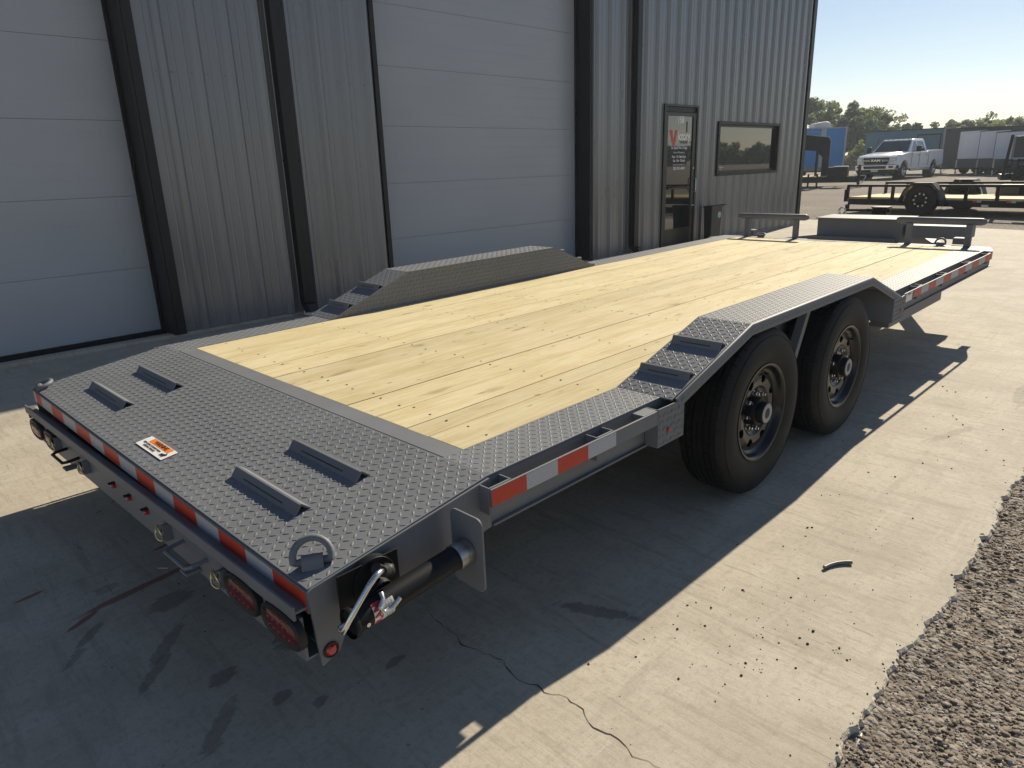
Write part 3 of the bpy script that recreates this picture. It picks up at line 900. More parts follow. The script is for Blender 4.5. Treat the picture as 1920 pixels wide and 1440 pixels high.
    # hinge bolts at the front of the fender
    for d in (.12, .33, .50):
        x = k2+(x1-k2)*d/.57; z = zt+(zb-zt)*d/.57
        MB().box(x-.02, x+.02, min(s*(A+.012), s*(A+.04)), max(s*(A+.012), s*(A+.04)), z, z+.018).build('hinge_block', P, f, bevel=.002)
fender(-1, .812)
fender(1, .846)

# --- running gear: one wheel built, three copied
def tyre_mesh(Rt=.386, half=.1175):
    prof = [(.214, .088), (.222, .098), (.238, .106), (.262, .1135), (.292, .1175), (.318, .1165), (.342, .1115), (.360, .1045), (.371, .0985), (.3775, .092),
            (.3835, .0845), (.3850, .066), (.3852, .0585), (.3755, .0575), (.3755, .0515), (.3856, .0505), (.3862, .0365), (.3862, .0305), (.3755, .0295), (.3755, .0235), (.3863, .0225), (.3866, .008), (.3866, .0045), (.3815, .0035), (.3815, .0)]
    full = prof+[(r, -y) for r, y in prof[::-1][1:]]
    pit = 50; m_ = MB(); k = len(full)
    offs = [0, .90, .925, .975]
    rows = []
    for j in range(pit):
        for q_, of in enumerate(offs):
            a = 2*math.pi*(j+of)/pit
            row = []
            for (r, y) in full:
                rr = r
                da = 0
                if q_ in (2, 3) and r > .376:
                    ay = abs(y)
                    if ay > .058: rr = r-.0032      # shoulder blocks
                    elif .029 < ay < .052: rr = r-.0045
                # stagger the second row of blocks
                if .028 < abs(y) < .053 and r > .37: da = 2*math.pi*.25/pit+abs(y-.04)*.25
                row.append((rr*math.cos(a+da), y, rr*math.sin(a+da)))
            rows.append(row)
    n_ = len(rows)
    for row in rows: m_.v += row
    for j in range(n_):
        for i in range(k-1):
            a, b, c_, d = j*k+i, j*k+i+1, ((j+1) % n_)*k+i+1, ((j+1) % n_)*k+i
            m_.f.append((a, b, c_, d)); m_.mi.append(0)
    # side ribs
    for sg in (1, -1):
        m_.lathe([(.349, sg*.1100), (.3505, sg*.1118), (.352, sg*.1085)], 'y', (0, 0, 0), 64)
        for j in range(96):
            a = 2*math.pi*j/96; ca, sa = math.cos(a), math.sin(a)
            pts = []
            for (r, y) in ((.361, .1046), (.372, .0988)):
                for dd in (-.0035, .0035):
                    pts.append((r*ca-dd*sa, sg*(y+.0008), r*sa+dd*ca))
            m_.add(pts, [(0, 1, 3, 2)] if sg > 0 else [(0, 2, 3, 1)])
    return m_
def rim_mesh():
    """outer face towards -y"""
    m_ = MB()
    m_.lathe([(.2105, .075), (.2105, -.092), (.221, -.098), (.2255, -.102), (.2255, -.1055), (.218, -.1055), (.2125, -.1015), (.2085, -.094), (.203, -.080), (.199, -.073), (.190, -.069), (.1865, -.0665)], 'y', (0, 0, 0), 64)
    # disc with eight round hand holes
    N = 8; r0, r1 = .118, .187; rc, hr = .1505, .0205
    yf = lambda r: np.interp(r, [.085, .105, .118, .1505, .187], [-.055, -.061, -.073, -.077, -.0655])
    for kx in range(N):
        tc = 2*math.pi*kx/N; hw_ = math.pi/N
        S = 24; inner, outer, hole = [], [], []
        for j in range(S):
            a = 2*math.pi*j/S
            u, w = math.cos(a), math.sin(a)
            hole.append((rc+hr*u*.95, tc+hr*1.06*w/rc))
            # square boundary in (r, theta)
            kk = 1/max(abs(u), abs(w))
            rr = (r1 if u > 0 else r0); 
            ru = rc+(u*kk)*((r1-rc) if u > 0 else (rc-r0))
            outer.append((ru, tc+w*kk*hw_))
        P3 = lambda r, t, dy=0: (r*math.cos(t), float(yf(r))+dy, r*math.sin(t))
        mid_ = [((o_[0]+h_[0]*2)/3, (o_[1]+h_[1]*2)/3) for o_, h_ in zip(outer, hole)]
        v = [P3(*p) for p in outer]+[P3(*p) for p in mid_]+[P3(*p) for p in hole]+[P3(p[0], p[1], .010) for p in hole]
        fs = []
        for rg in range(3):
            for j in range(S):
                fs.append((rg*S+j, rg*S+(j+1) % S, (rg+1)*S+(j+1) % S, (rg+1)*S+j))
        m_.add(v, [f[::-1] for f in fs])
    m_.lathe([(.118, -.073), (.112, -.067), (.105, -.061), (.085, -.055), (.066, -.054)], 'y', (0, 0, 0), 64)
    return m_
def make_wheel():
    w = empty('wheel', (0, 0, 0))
    tyre_mesh().build('tyre', 'rubber', w, smooth=28)
    rim_mesh().build('rim', 'rim', w, smooth=40)
    m_ = MB().lathe([(.067, .03), (.067, -.082), (.062, -.092), (.0505, -.0945), (.0505, -.1205), (.048, -.124), (.045, -.125)], 'y', (0, 0, 0), 40)
    m_.build('hub', 'black', w, smooth=40)
    m_ = MB().lathe([(.045, -.1248), (.043, -.1275), (.026, -.1278), (.0245, -.1255)], 'y', (0, 0, 0), 32)
    m_.lathe([(.0245, -.1256), (.012, -.1270), (.0002, -.1272)], 'y', (0, 0, 0), 24, 1)
    m_.build('hub_cap', ['capgrey', 'black_matt'], w, smooth=40)
    for k in range(8):
        a = 2*math.pi*(k+.5)/8; r = .0855
        x, z = r*math.cos(a), r*math.sin(a)
        m_ = MB().tube([(x, -.050, z), (x, -.060, z), (x, -.0605, z), (x, -.076, z), (x, -.0785, z)], [.0125, .0125, .0095, .0095, .006], 6)
        m_.tube([(x, -.0785, z), (x, -.087, z)], .0052, 8)
        m_.build('lug_nut', 'zinc', w, smooth=35)
    MB().tube([(.0, -.074, .176), (0, -.098, .174)], .005, 8).build('valve_stem', 'black_matt', w)
    return w
wz = [(.386-.0102*1.568), (.386-.0102*2.5165)]
w0 = make_wheel(); w0.parent = tr; w0.location = (1.568, -1.1765, wz[0]+.0); w0.rotation_euler = (0, .3, 0)
for (x, y, z, rz, spin) in [(2.527, -1.1765, wz[1], 0, .75), (1.568, 1.1765, wz[0], math.pi, .1), (2.527, 1.1765, wz[1], math.pi, .5)]:
    w = copy_tree(w0, tr); w.location = (x, y, z); w.rotation_euler = (0, spin, rz)
for i, x in enumerate((1.568, 2.527)):
    m_ = MB().cyl((x, -1.14, wz[i]), (x, 1.14, wz[i]), .045, 16)
    m_.build('axle', 'black', tr)
    for s in (1, -1):
        m_ = MB()
        for k in range(4):
            L = .42-.07*k
            m_.tube([(x-L, s*.93, wz[i]+.075-.01*k), (x-L*.5, s*.93, wz[i]+.035-.01*k), (x, s*.93, wz[i]+.02-.01*k), (x+L*.5, s*.93, wz[i]+.035-.01*k), (x+L, s*.93, wz[i]+.075-.01*k)], .008, 6)
        m_.build('leaf_spring', 'black', tr)
        MB().lathe([(.15, .02), (.15, -.03), (.02, -.03)], 'y', (x, s*1.06, wz[i]), 24).build('brake_drum', 'black_matt', tr)
# frame below the deck
for s in (1, -1):
    m_ = MB(); y = s*.93
    m_.box(-.07, XF, y-.05, y+.05, .575, .585); m_.box(-.07, XF, y-.004, y+.004, .455, .575); m_.box(-.1, XF, y-.05, y+.05, .445, .455)
    m_.build('main_rail', P, tr)
    m_ = MB().box(3.42, 4.55, min(s*1.10, s*1.215), max(s*1.10, s*1.215), .392, .476)
    m_.build('underslung_box', P, tr, bevel=.003)
for x in np.arange(.15, 5.7, .61):
    MB().box(x-.03, x+.03, -1.03, 1.03, .535, .574).build('crossmember', P, tr)
# enclosing pan of the dovetail
m_ = MB().hexa([(-.655, -1.235, .40), (-.08, -1.235, .47), (-.08, 1.235, .47), (-.655, 1.235, .40), (-.655, -1.235, .405), (-.08, -1.235, .475), (-.08, 1.235, .475), (-.655, 1.235, .405)])
m_.build('dovetail_pan', P, tr)

_before = set(tr.children)
# --- rear end: face with tape, ledge angle, light bar
MB().box(-.668, -.660, -CO, CO, .492, .5535).build('rear_face', P, tr, bevel=.0015)
yy = [1.278, 1.101, .929, .756, .572, .386, .224, .052, -.119, -.286, -.444, -.615, -.767, -.931, -1.078, -1.236]
cols_ = ['white_tape', 'red_tape']
tp = [('white_tape', 1.236, 1.195)]
seq = [1.195, 1.101, .929, .756, .572, .386, .224, .052, -.119, -.286, -.444, -.615, -.767, -.931, -1.078, -1.236]
for i in range(len(seq)-1):
    mat = 'red_tape' if i % 2 == 0 else 'white_tape'
    xq = -.6688
    MB().add([(xq, seq[i], .497), (xq, seq[i], .549), (xq, seq[i+1], .549), (xq, seq[i+1], .497)], [(0, 3, 2, 1)]).build('reflective_tape', mat, tr, smooth=0)
MB().add([(-.6688, 1.236, .497), (-.6688, 1.236, .549), (-.6688, 1.195, .549), (-.6688, 1.195, .497)], [(0, 3, 2, 1)]).build('reflective_tape', 'white_tape', tr, smooth=0)
m_ = MB().box(-.697, -.668, -1.235, 1.315, .478, .485)
m_.box(-.704, -.697, -1.235, 1.315, .462, .500)
m_.box(-.697, -.668, 1.309, 1.315, .43, .478)
m_.build('ledge_angle', P, tr, bevel=.0012)
m_ = MB()
# light bar with two long openings for the slide-in ramps
zb0, zb1 = .345, .463
for (a, b, z0, z1) in [(-1.235, 1.235, zb0, .395), (-1.235, -.86, .395, zb1), (-.40, .40, .395, zb1), (.86, 1.235, .395, zb1), (-.86, -.40, .395, .440), (.40, .86, .395, .440)]:
    m_.box(-.690, -.682, a, b, z0, z1)
m_.box(-.682, -.64, -1.235, 1.235, zb0, zb0+.006)
m_.build('light_bar', P, tr)
for s in (1, -1):
    yc = s*.62
    # black block painted in as the slot's inner shade; pull handle and locking pins
    m_ = MB().box(-.672, -.64, yc-.21, yc+.21, .440, .466); m_.build('slot_shade', 'ink', tr)
    m_ = MB(); y0, y1, z = yc-.085, yc+.085, .420
    m_.tube([(-.690, y0, z), (-.735, y0, z-.004), (-.750, y0+.012, z-.006), (-.750, y1-.012, z-.006), (-.735, y1, z-.004), (-.690, y1, z)], .0065, 8)
    m_.build('pull_handle', P if s < 0 else 'black', tr)
    for k, yp in enumerate((yc+.205, yc-.205)):
        pin = MB().cyl((-.690, yp, .43), (-.725, yp, .43), .011, 10).build('lock_pin', 'yellow_zinc' if s < 0 else 'black', tr)
        ring = [(-.720+.004*math.sin(a*2), yp+.027*math.cos(a), .418+.027*math.sin(a)) for a in np.linspace(0, 2*math.pi, 14, endpoint=False)]
        MB().tube(ring, .0028, 6, closed=True).build('pin_ring', 'yellow_zinc', pin)
        MB().box(-.715, -.690, yp-.03, yp-.018, .395, .45).build('pin_bracket', P, pin)
    MB().box(-.735, -.690, yc-.02, yc+.03, .356, .366).build('latch_tab', P, tr, bevel=.002)
# support gussets under the ledge
for y in (1.22, .42, -.42, -.90, -1.16):
    m_ = MB().prism([(-.700, .462), (-.6905, .462), (-.6905, .43)], 'y', y-.022, y+.022)
    m_.build('gusset', P, tr)
# oval lamps
def oval(cx_, z_, hw_, hh_, x_, n=28):
    pts = []
    for j in range(n):
        a = 2*math.pi*j/n; e = .55
        pts.append((x_, cx_+hw_*math.copysign(abs(math.cos(a))**.62, math.cos(a)), z_+hh_*math.copysign(abs(math.sin(a))**.8, math.sin(a))))
    return pts
def lamp(yc, zc, lens):
    m_ = MB(); n_ = 28
    rings = [oval(yc, zc, .094, .046, -.690), oval(yc, zc, .094, .046, -.708), oval(yc, zc, .089, .041, -.713), oval(yc, zc, .078, .030, -.709)]
    for r_ in rings: m_.v += r_
    for k in range(3):
        for j in range(n_): m_.f.append((k*n_+j, k*n_+(j+1) % n_, (k+1)*n_+(j+1) % n_, (k+1)*n_+j)); m_.mi.append(0)
    l = m_.build('tail_light', 'black_matt', tr, smooth=40)
    m_ = MB(); rings = [oval(yc, zc, .0785, .0305, -.7085), oval(yc, zc, .066, .024, -.7135), oval(yc, zc, .03, .010, -.7145)]
    for r_ in rings: m_.v += r_
    for k in range(2):
        for j in range(n_): m_.f.append((k*n_+j, k*n_+(j+1) % n_, (k+1)*n_+(j+1) % n_, (k+1)*n_+j)); m_.mi.append(0)
    m_.f.append(tuple(range(2*n_, 3*n_))); m_.mi.append(0)
    m_.build('lens', lens, l, smooth=50)
    m_ = MB()
    for dy in (-.05, -.025, 0, .025, .05):
        for dz in (-.012, .012): m_.ico((-.7140, yc+dy, zc+dz), .0035, (.6, 1, 1))
    m_.build('led', 'lens_bright', l, smooth=0)
for y, z in ((-.955, .420), (-1.165, .420), (1.15, .412), (.90, .412)): lamp(y, z, 'lens_red')
for y in (.09, -.075, -.24):
    m_ = MB().lathe([(.0002, -.706), (.005, -.705), (.009, -.701), (.010, -.690)], 'x', (0, y, .425), 14)
    m_.build('marker_light', 'lens_bright', tr)
    MB().box(-.712, -.690, y-.010, y+.010, .436, .439).build('marker_hood', 'black_matt', tr)

# the photographed rear end sits a touch skewed: same small turn for every piece of it
for o in set(tr.children)-_before:
    face = o.name.split('.')[0] in ('rear_face', 'reflective_tape')
    pv = Vector((-.665, -CO, .5))
    o.matrix_basis = Matrix.Translation(pv) @ Matrix.Rotation(.0107, 4, 'Z') @ Matrix.Translation(-pv) @ (Matrix.Identity(4) if face else Matrix.Translation((0, 0, .42)) @ Matrix.Rotation(-.022, 4, 'X') @ Matrix.Translation((0, 0, -.42)))
# D-rings standing in weld-on clips
def dring(x, y, z, yawd, lean, r=.043, wire=.0085):
    e = empty('d_ring', (x, y, z), R_(yawd)); e.parent = tr
    pts = []
    for a in np.linspace(R_(-12), R_(192), 15): pts.append((math.cos(a)*r, -math.sin(a)*r*math.sin(lean), .020+.006+math.sin(a)*r*math.cos(lean)))
    m_ = MB().tube(pts+[(-r*.9, 0, .014), (r*.9, 0, .014)], wire, 10, closed=True); m_.build('ring', 'steel' if False else P, e, smooth=50)
    m_ = MB()
    sec = [(-.022, 0)]+[(-.018*math.cos(a)-.0, .013+.018*math.sin(a)) for a in np.linspace(-.2, math.pi+.2, 9)]+[(.022, 0)]
    m_.prism([(u, w) for u, w in sec], 'x', -.026, .026)
    m_.build('clip', P, e, smooth=40)
    return e
dring(-.605, -1.168, .565, -32, -R_(35), .046, .0095)
dring(-.668, 1.205, .548, 82, R_(74), .050, .0095)
dring(5.77, -.86, HD, 90, R_(30), .04)
dring(5.77, .80, HD, 90, R_(75), .04)

# --- side-mounted support jack, stowed flat along the dovetail
jk = empty('stowed_jack', (-.45, -1.335, .492)); jk.parent = tr
m_ = MB().cyl((-.165, 0, -.004), (.155, 0, .020), .0315, 28)
m_.lathe([(.037, 0), (.038, .004), (.038, .010), (.035, .014)], 'x', (-.172, 0, -.0045), 28)
m_.build('jack_tube', 'black', jk, smooth=40)
m_ = MB().cyl((.150, 0, .0195), (.196, 0, .0225), .0355, 28); m_.lathe([(.0365, .176), (.0365, .180)], 'x', (0, 0, .0215), 28)
m_.build('ram_collar', 'steel', jk, smooth=40)
m_ = MB(); pl = []
hw_, hh_, rr_ = .062, .108, .022
for (cx_, cz_, a0) in ((hw_-rr_, hh_-rr_, 0), (-hw_+rr_, hh_-rr_, 90), (-hw_+rr_, -hh_+rr_, 180), (hw_-rr_, -hh_+rr_, 270)):
    for a in range(0, 91, 15): pl.append((cx_+rr_*math.cos(R_(a0+a)), .022+cz_+rr_*math.sin(R_(a0+a))))
m_.prism(pl, 'x', .197, .203); m_.build('foot_plate', P, jk, bevel=.001)
m_ = MB().cyl((-.055, .082, .030), (-.055, .055, .030), .062, 28); m_.box(-.155, .02, .060, .0655, -.02, .085); m_.cyl((-.055, .06, .02), (-.055, .028, .012), .03, 16)
m_.build('swivel_mount', 'black', jk, bevel=.002)
m_ = MB().tube([(-.172, 0, -.004), (-.196, 0, -.006)], .010, 10); m_.tube([(-.186, -.012, -.006), (-.186, .014, -.006)], .0045, 8)
m_.build('crank_shaft', 'zinc', jk, smooth=40)
m_ = MB().tube([(-.192, .002, -.006), (-.194, -.014, -.005), (-.188, -.022, .012), (-.166, -.028, .045), (-.128, -.033, .090), (-.110, -.034, .105), (-.096, -.030, .108), (-.082, -.020, .101), (-.074, -.012, .093)], .0072, 10)
m_.build('crank_handle', 'zinc', jk, smooth=50)
m_ = MB().tube([(-.078, -.016, .097), (-.055, .004, .080), (-.048, .010, .076)], [.0125, .015, .0125], 12); m_.ico((-.044, .012, .072), .020, (1, 1, 1)); m_.cyl((-.07, .02, .085), (-.045, .045, .06), .014, 12)
m_.build('crank_knob', 'black_matt', jk, smooth=60)
m_ = MB().tube([(-.085, -.012, .040), (-.090, -.026, .032), (-.108, -.036, .024), (-.100, -.042, .010), (-.080, -.044, .012), (-.052, -.038, .022)], .0068, 10)
m_.build('hook_rod', 'zinc', jk, smooth=50)
m_ = MB(); n_ = 10
m_.v = []
for k, xk in enumerate((-.120, -.062)):
    zc = -.004+(xk+.165)*.075
    for j in range(n_):
        a = R_(250-j*13)          # from underneath, round the outer (-y) side, to the top
        m_.v.append((xk, .0321*math.cos(a), zc+.0321*math.sin(a)))
for j in range(n_-1): m_.f.append((j, j+1, n_+j+1, n_+j)); m_.mi.append(0)
ls = m_.build('jack_label', 'label_white', jk, smooth=60)
tm = text('lettering', 'RAM', .030, 'red_ink', (0, 0, 0), (1, 0, 0), (0, 1, 0), jk, extr=0, bold=.0012)
for v in tm.data.vertices:
    a = R_(172)-v.co.x/.0321; xx = -.107-v.co.y; zc = -.004+(xx+.165)*.075
    v.co = (xx, .0325*math.cos(a), zc+.0325*math.sin(a))
tm = text('lettering', 'SUPPORT JACK\nDO NOT EXCEED\nRATED CAPACITY', .0075, 'ink', (0, 0, 0), (1, 0, 0), (0, 1, 0), jk, extr=0)
for v in tm.data.vertices:
    a = R_(172)-v.co.x/.0321; xx = -.077-v.co.y; zc = -.004+(xx+.165)*.075
    v.co = (xx, .0325*math.cos(a), zc+.0325*math.sin(a))
MB().cyl((-.14, -.0315, -.006), (-.14, -.036, -.006), .0055, 10).build('rivet', 'zinc', jk)

# --- front of the trailer
for (y0, y1) in ((1.075, .335), (-.475, -1.175)):
    bar = MB().tube([(XF-.02, y0, .833), (XF-.02, y0-.012, .845), (XF-.02, y0-.03, .8475), (XF-.02, y1+.03, .8475), (XF-.02, y1+.012, .845), (XF-.02, y1, .833)], [.012, .026, .031, .031, .026, .012], 16)
    bo = bar.build('stop_rail', P, tr, smooth=60)
    for y in (y0-.115, y1+.115):
        MB().box(XF-.055, XF-.005, y-.024, y+.024, HD, .826).build('rail_post', P, bo, bevel=.004)
# toolbox on the tongue
m_ = MB().box(6.08, 6.47, -.45, .35, .60, .822); m_.box(6.00, 6.08, -.40, .33, .60, .655)
m_.build('tongue_toolbox', P, tr, bevel=.004)
MB().box(6.055, 6.49, -.47, .365, .818, .829).build('toolbox_lid', P, tr, bevel=.003)
MB().box(6.10, 6.40, -.98, -.475, .66, .775).build('side_toolbox', P, tr, bevel=.004)
m_ = MB()
for s in (1, -1):
    m_.hexa([(5.80, s*.93-.05, .46), (7.75, s*.06-.05, .46), (7.75, s*.06+.05, .46), (5.80, s*.93+.05, .46), (5.80, s*.93-.05, .60), (7.75, s*.06-.05, .60), (7.75, s*.06+.05, .60), (5.80, s*.93+.05, .60)])
m_.box(7.7, 8.0, -.08, .08, .44, .60)
m_.build('tongue_frame', P, tr)
jb = MB().box(7.33, 7.48, .10, .25, .30, .828); jb.box(7.32, 7.49, .09, .26, .828, .846); jb.cyl((7.40, .08, .80), (7.40, .10, .80), .02, 12)
jo = jb.build('tongue_jack', 'black', tr, bevel=.004)
m_ = MB().cyl((7.40, .25, .805), (7.40, .56, .800), .014, 10); m_.cyl((7.40, .30, .804), (7.40, .33, .804), .019, 10)
m_.build('jack_crank', 'black', jo)
m_ = MB().tube([(7.40+.0*a, .60+.035*math.cos(a), .79+.035*math.sin(a)) for a in np.linspace(0, 6.28, 12, endpoint=False)], .012, 8, closed=True); m_.box(7.385, 7.415, .56, .64, .74, .765)
m_.build('crank_ring', 'zinc', jo)
for s in (1, -1): MB().box(5.86, 5.95, s*.98-.05, s*.98+.05, .645, .70).build('front_bracket', P, tr, bevel=.003)

# ================================================================== METAL BUILDING
YW = 4.45; YD = 4.70; ZE = 6.4
bd = empty('metal_building', (6, 4.45, 0), 0, 'tall charcoal ribbed metal building with grey overhead doors', 'building')
def W(o):
    """keep world coordinates under the building's empty"""
    o.parent = bd; o.matrix_parent_inverse = Matrix.Translation(Vector((-6, -4.45, 0)))
    return o
PIT = .315; X0 = 7.665
def ribs(x0, x1):
    """corrugation profile points (x, depth towards -y) between x0 and x1"""
    k0 = math.floor((x0-X0)/PIT)-1; k1 = math.ceil((x1-X0)/PIT)+1
    pts = []
    for k in range(k0, k1+1):
        c = X0+k*PIT
        for dx, d in [(-.050, 0), (-.018, .037), (.018, .037), (.050, 0), (.098, 0), (.104, .0045), (.114, .0045), (.120, 0), (.195, 0), (.201, .0045), (.211, .0045), (.217, 0)]:
            pts.append((c+dx, d))
    xs_ = [p[0] for p in pts]; ds = [p[1] for p in pts]
    out = [(x0, float(np.interp(x0, xs_, ds)))]+[p for p in pts if x0 < p[0] < x1]+[(x1, float(np.interp(x1, xs_, ds)))]
    return out
def wall_panel(x0, x1, z0, z1, yw=YW):
    p = ribs(x0, x1); m_ = MB(); n_ = len(p)
    for z in (z0, z1):
        for (x, d) in p: m_.v.append((x, yw-d, z))
    for i in range(n_-1): m_.f.append((i, i+1, n_+i+1, n_+i)); m_.mi.append(0)
    for z in (z0, z1):
        for (x, d) in p: m_.v.append((x, yw+.03, z))
    for i in range(n_-1): m_.f.append((2*n_+i, 3*n_+i, 3*n_+i+1, 2*n_+i+1)); m_.mi.append(0)
    b = 2*n_
    m_.f += [(0, n_, 3*n_, b), (n_-1, 3*n_-1, 4*n_-1, 2*n_-1)]; m_.mi += [0, 0]
    o = W(m_.build('wall_panel', 'wallpaint', None, smooth=20))
    # screw heads along the girts
    sc_ = MB(); k0 = math.ceil((x0-X0)/PIT)
    for k in range(k0, int((x1-X0)/PIT)+2):
        for dx in (-.068, .068):
            xk = X0+k*PIT+dx
            if not x0+.01 < xk < x1-.01: continue
            for zg in (.12, 2.40, 3.74, 5.2):
                if z0 < zg < z1: sc_.lathe([(.0002, -.006), (.006, -.005), (.009, 0)], 'y', (xk, yw, zg), 6)
    if sc_.v:
        so = sc_.build('wall_screw', 'wallpaint', o); so['kind'] = 'stuff'
    return o
def walls(x0, x1, z0, z1):
    n_ = max(1, round((x1-x0)/.945)); e = np.linspace(x0, x1, n_+1)
    if n_ > 1:   # laps fall beside a rib
        e = [x0]+[X0+PIT*round((v-X0)/PIT)+.06 for v in e[1:-1]]+[x1]
    for a, b in zip(e[:-1], e[1:]): wall_panel(a, b, z0, z1)
ZB = .03
walls(-8.0, -2.82, ZB, ZE)
walls(-2.82, 1.09, 4.35, ZE); walls(1.09, 3.63, ZB, ZE); walls(3.63, 7.50, 4.35, ZE)
walls(7.50, 9.45, ZB, ZE); walls(9.45, 10.56, 2.42, ZE); walls(10.56, 11.28, ZB, ZE)
walls(11.28, 13.86, ZB, 1.19); walls(11.28, 13.86, 2.18, ZE); walls(13.86, 15.02, ZB, ZE)
# rest of the shell
W(MB().box(-8, 15.1, 4.95, 5.0, 0, ZE).build('inner_wall', 'charcoal', None, smooth=0))
W(MB().box(15.06, 15.10, 4.50, 22, 0, ZE).build('end_wall', 'wallpaint', None, smooth=0))
W(MB().box(-8.06, -8.02, 4.50, 22, 0, ZE).build('end_wall', 'wallpaint', None, smooth=0))
W(MB().box(-8, 15.1, 21.96, 22, 0, ZE).build('back_wall', 'wallpaint', None, smooth=0))
m_ = MB().prism([(4.30, ZE), (13.2, ZE+.9), (22.1, ZE), (22.1, ZE+.06), (13.2, ZE+.96), (4.30, ZE+.06)], 'x', -8.15, 15.2)
W(m_.build('roof', 'charcoal', None, smooth=0))
W(MB().box(-8.1, 15.16, 4.31, 4.44, ZE-.14, ZE-.002).build('eave_gutter', 'trim', None, bevel=.006))
# corner trim and jamb trims
m_ = MB().box(15.02, 15.165, 4.405, 4.418, 0.02, ZE-.15); m_.box(15.152, 15.165, 4.418, 4.62, .02, ZE-.15)
W(m_.build('corner_trim', 'trim', None, bevel=.002))
W(MB().box(15.165, 15.172, 4.41, 4.60, .02, ZE-.15).build('corner_flashing', 'stripe', None))
W(MB().box(-8, 15.15, 4.43, 4.55, -.03, .028).build('foundation', 'concrete', None, bevel=.006))
def overhead_door(x0, x1, ztop):
    d = empty('overhead_door', (0, 0, 0)); W(d)
    for k in range(7):
        if k == 0: z0 = .05
        else: z0 = .683+(k-1)*.663-.0145
        z1 = .683+k*.663-.0165
        if z0 > ztop: break
        z1 = min(z1, ztop+.05)
        m_ = MB().box(x0-.02, x1+.02, YD, YD+.045, z0, z1)
        m_.build('door_section', 'doorskin', d, bevel=.0015)
    MB().box(x0-.02, x1+.02, YD-.012, YD+.05, -.03, .049).build('bottom_seal', 'trim', d)
    MB().box(x0-.02, x1+.02, YD+.046, YD+.06, 0, ztop).build('door_backing', 'charcoal', d, smooth=0)
    for (a, b, nm) in ((x0-.03, x0, 'jamb'), (x1, x1+.03, 'jamb')):
        j = MB().box(a, b, YW-.036, YD+.05, .02, ztop).build(nm, 'trim', d, bevel=.003)
    for xa in (x0-.062, x1+.03):
        MB().box(xa, xa+.032, YW-.040, YW-.030, .02, ztop+.06).build('jamb_face', 'trim', d, bevel=.002)
    for xa in (x0, x1-.025): MB().box(xa, xa+.025, YD-.03, YD-.002, .05, ztop).build('weather_strip', 'black_matt', d)
    MB().box(x0-.03, x1+.03, YW-.036, YD+.05, ztop, ztop+.05).build('head_jamb', 'trim', d)
    return d
overhead_door(-2.78, 1.045, 4.30)
overhead_door(3.68, 7.445, 4.30)
# wide dark jamb faces as seen beside the doors
W(MB().box(1.076, 1.16, YW-.042, YW-.034, .02, 4.34).build('door_trim', 'trim', None, bevel=.002))
W(MB().box(7.476, 7.52, YW-.042, YW-.034, .02, 4.34).build('door_trim', 'trim', None, bevel=.002))
# downspouts
for x in (2.40, 8.50):
    d = W(MB().box(x, x+.115, YW-.135, YW-.034, .14, ZE-.14).build('downspout', 'trim', None, bevel=.006))
    for z in (1.6, 3.2, 4.9):
        MB().box(x-.004, x+.119, YW-.139, YW-.032, z, z+.03).build('spout_strap', 'trim', d)
    m_ = MB().hexa([(x, YW-.23, .05), (x+.115, YW-.23, .05), (x+.115, YW-.12, .03), (x, YW-.12, .03), (x, YW-.20, .13), (x+.115, YW-.20, .13), (x+.115, YW-.034, .15), (x, YW-.034, .15)])
    m_.build('spout_elbow', 'trim', d, bevel=.004)
    tag(MB().box(x+.01, x+.13, YW-.30, YW-.06, .0, .045).build('splash_block', 'label_white', None, bevel=.01), 'pale splash block under the downspout %s' % ('between the two overhead doors' if x < 5 else 'beside the office door'), 'splash block')

# --- glazed entry door
ed = W(empty('entry_door', (0, 0, 0)))
yg = YW+.002
m_ = MB().box(9.452, 9.50, YW-.035, YW+.10, .02, 2.42); m_.box(10.505, 10.556, YW-.035, YW+.10, .02, 2.42); m_.box(9.50, 10.505, YW-.035, YW+.10, 2.385, 2.42); m_.box(9.50, 10.505, YW-.02, YW+.10, .0, .03)
m_.build('door_frame', 'alu_black', ed, bevel=.003)
MB().box(9.50, 10.505, YW+.0, YW+.06, 2.30, 2.384).build('transom', 'trim', ed, bevel=.002)
m_ = MB().box(9.506, 9.588, yg-.022, yg+.022, .035, 2.292); m_.box(10.40, 10.498, yg-.022, yg+.022, .035, 2.292)
m_.box(9.588, 10.40, yg-.0215, yg+.0215, .035, .325); m_.box(9.588, 10.40, yg-.0215, yg+.0215, 2.235, 2.292)
m_.build('door_leaf', 'alu_black', ed, bevel=.003)
MB().box(9.589, 10.399, yg-.004, yg+.004, .326, 2.234).build('door_glass', 'glass', ed, smooth=0)
m_ = MB().tube([(10.455, yg-.022, .94), (10.455, yg-.075, .95), (10.455, yg-.082, .965), (10.455, yg-.082, 1.165), (10.455, yg-.075, 1.18), (10.455, yg-.022, 1.19)], .011, 10)
m_.build('pull_handle', 'alu', ed, smooth=50)
MB().cyl((10.455, yg-.022, 1.36), (10.455, yg-.030, 1.36), .016, 14).build('lock', 'alu', ed)
MB().box(10.42, 10.49, yg-.05, yg-.022, .70, .715).build('kick_bracket', 'alu', ed)
MB().box(9.64, 10.36, yg-.026, yg-.0222, 1.015, 1.04).build('push_bar', 'alu_black', ed)
yl = yg-.0052
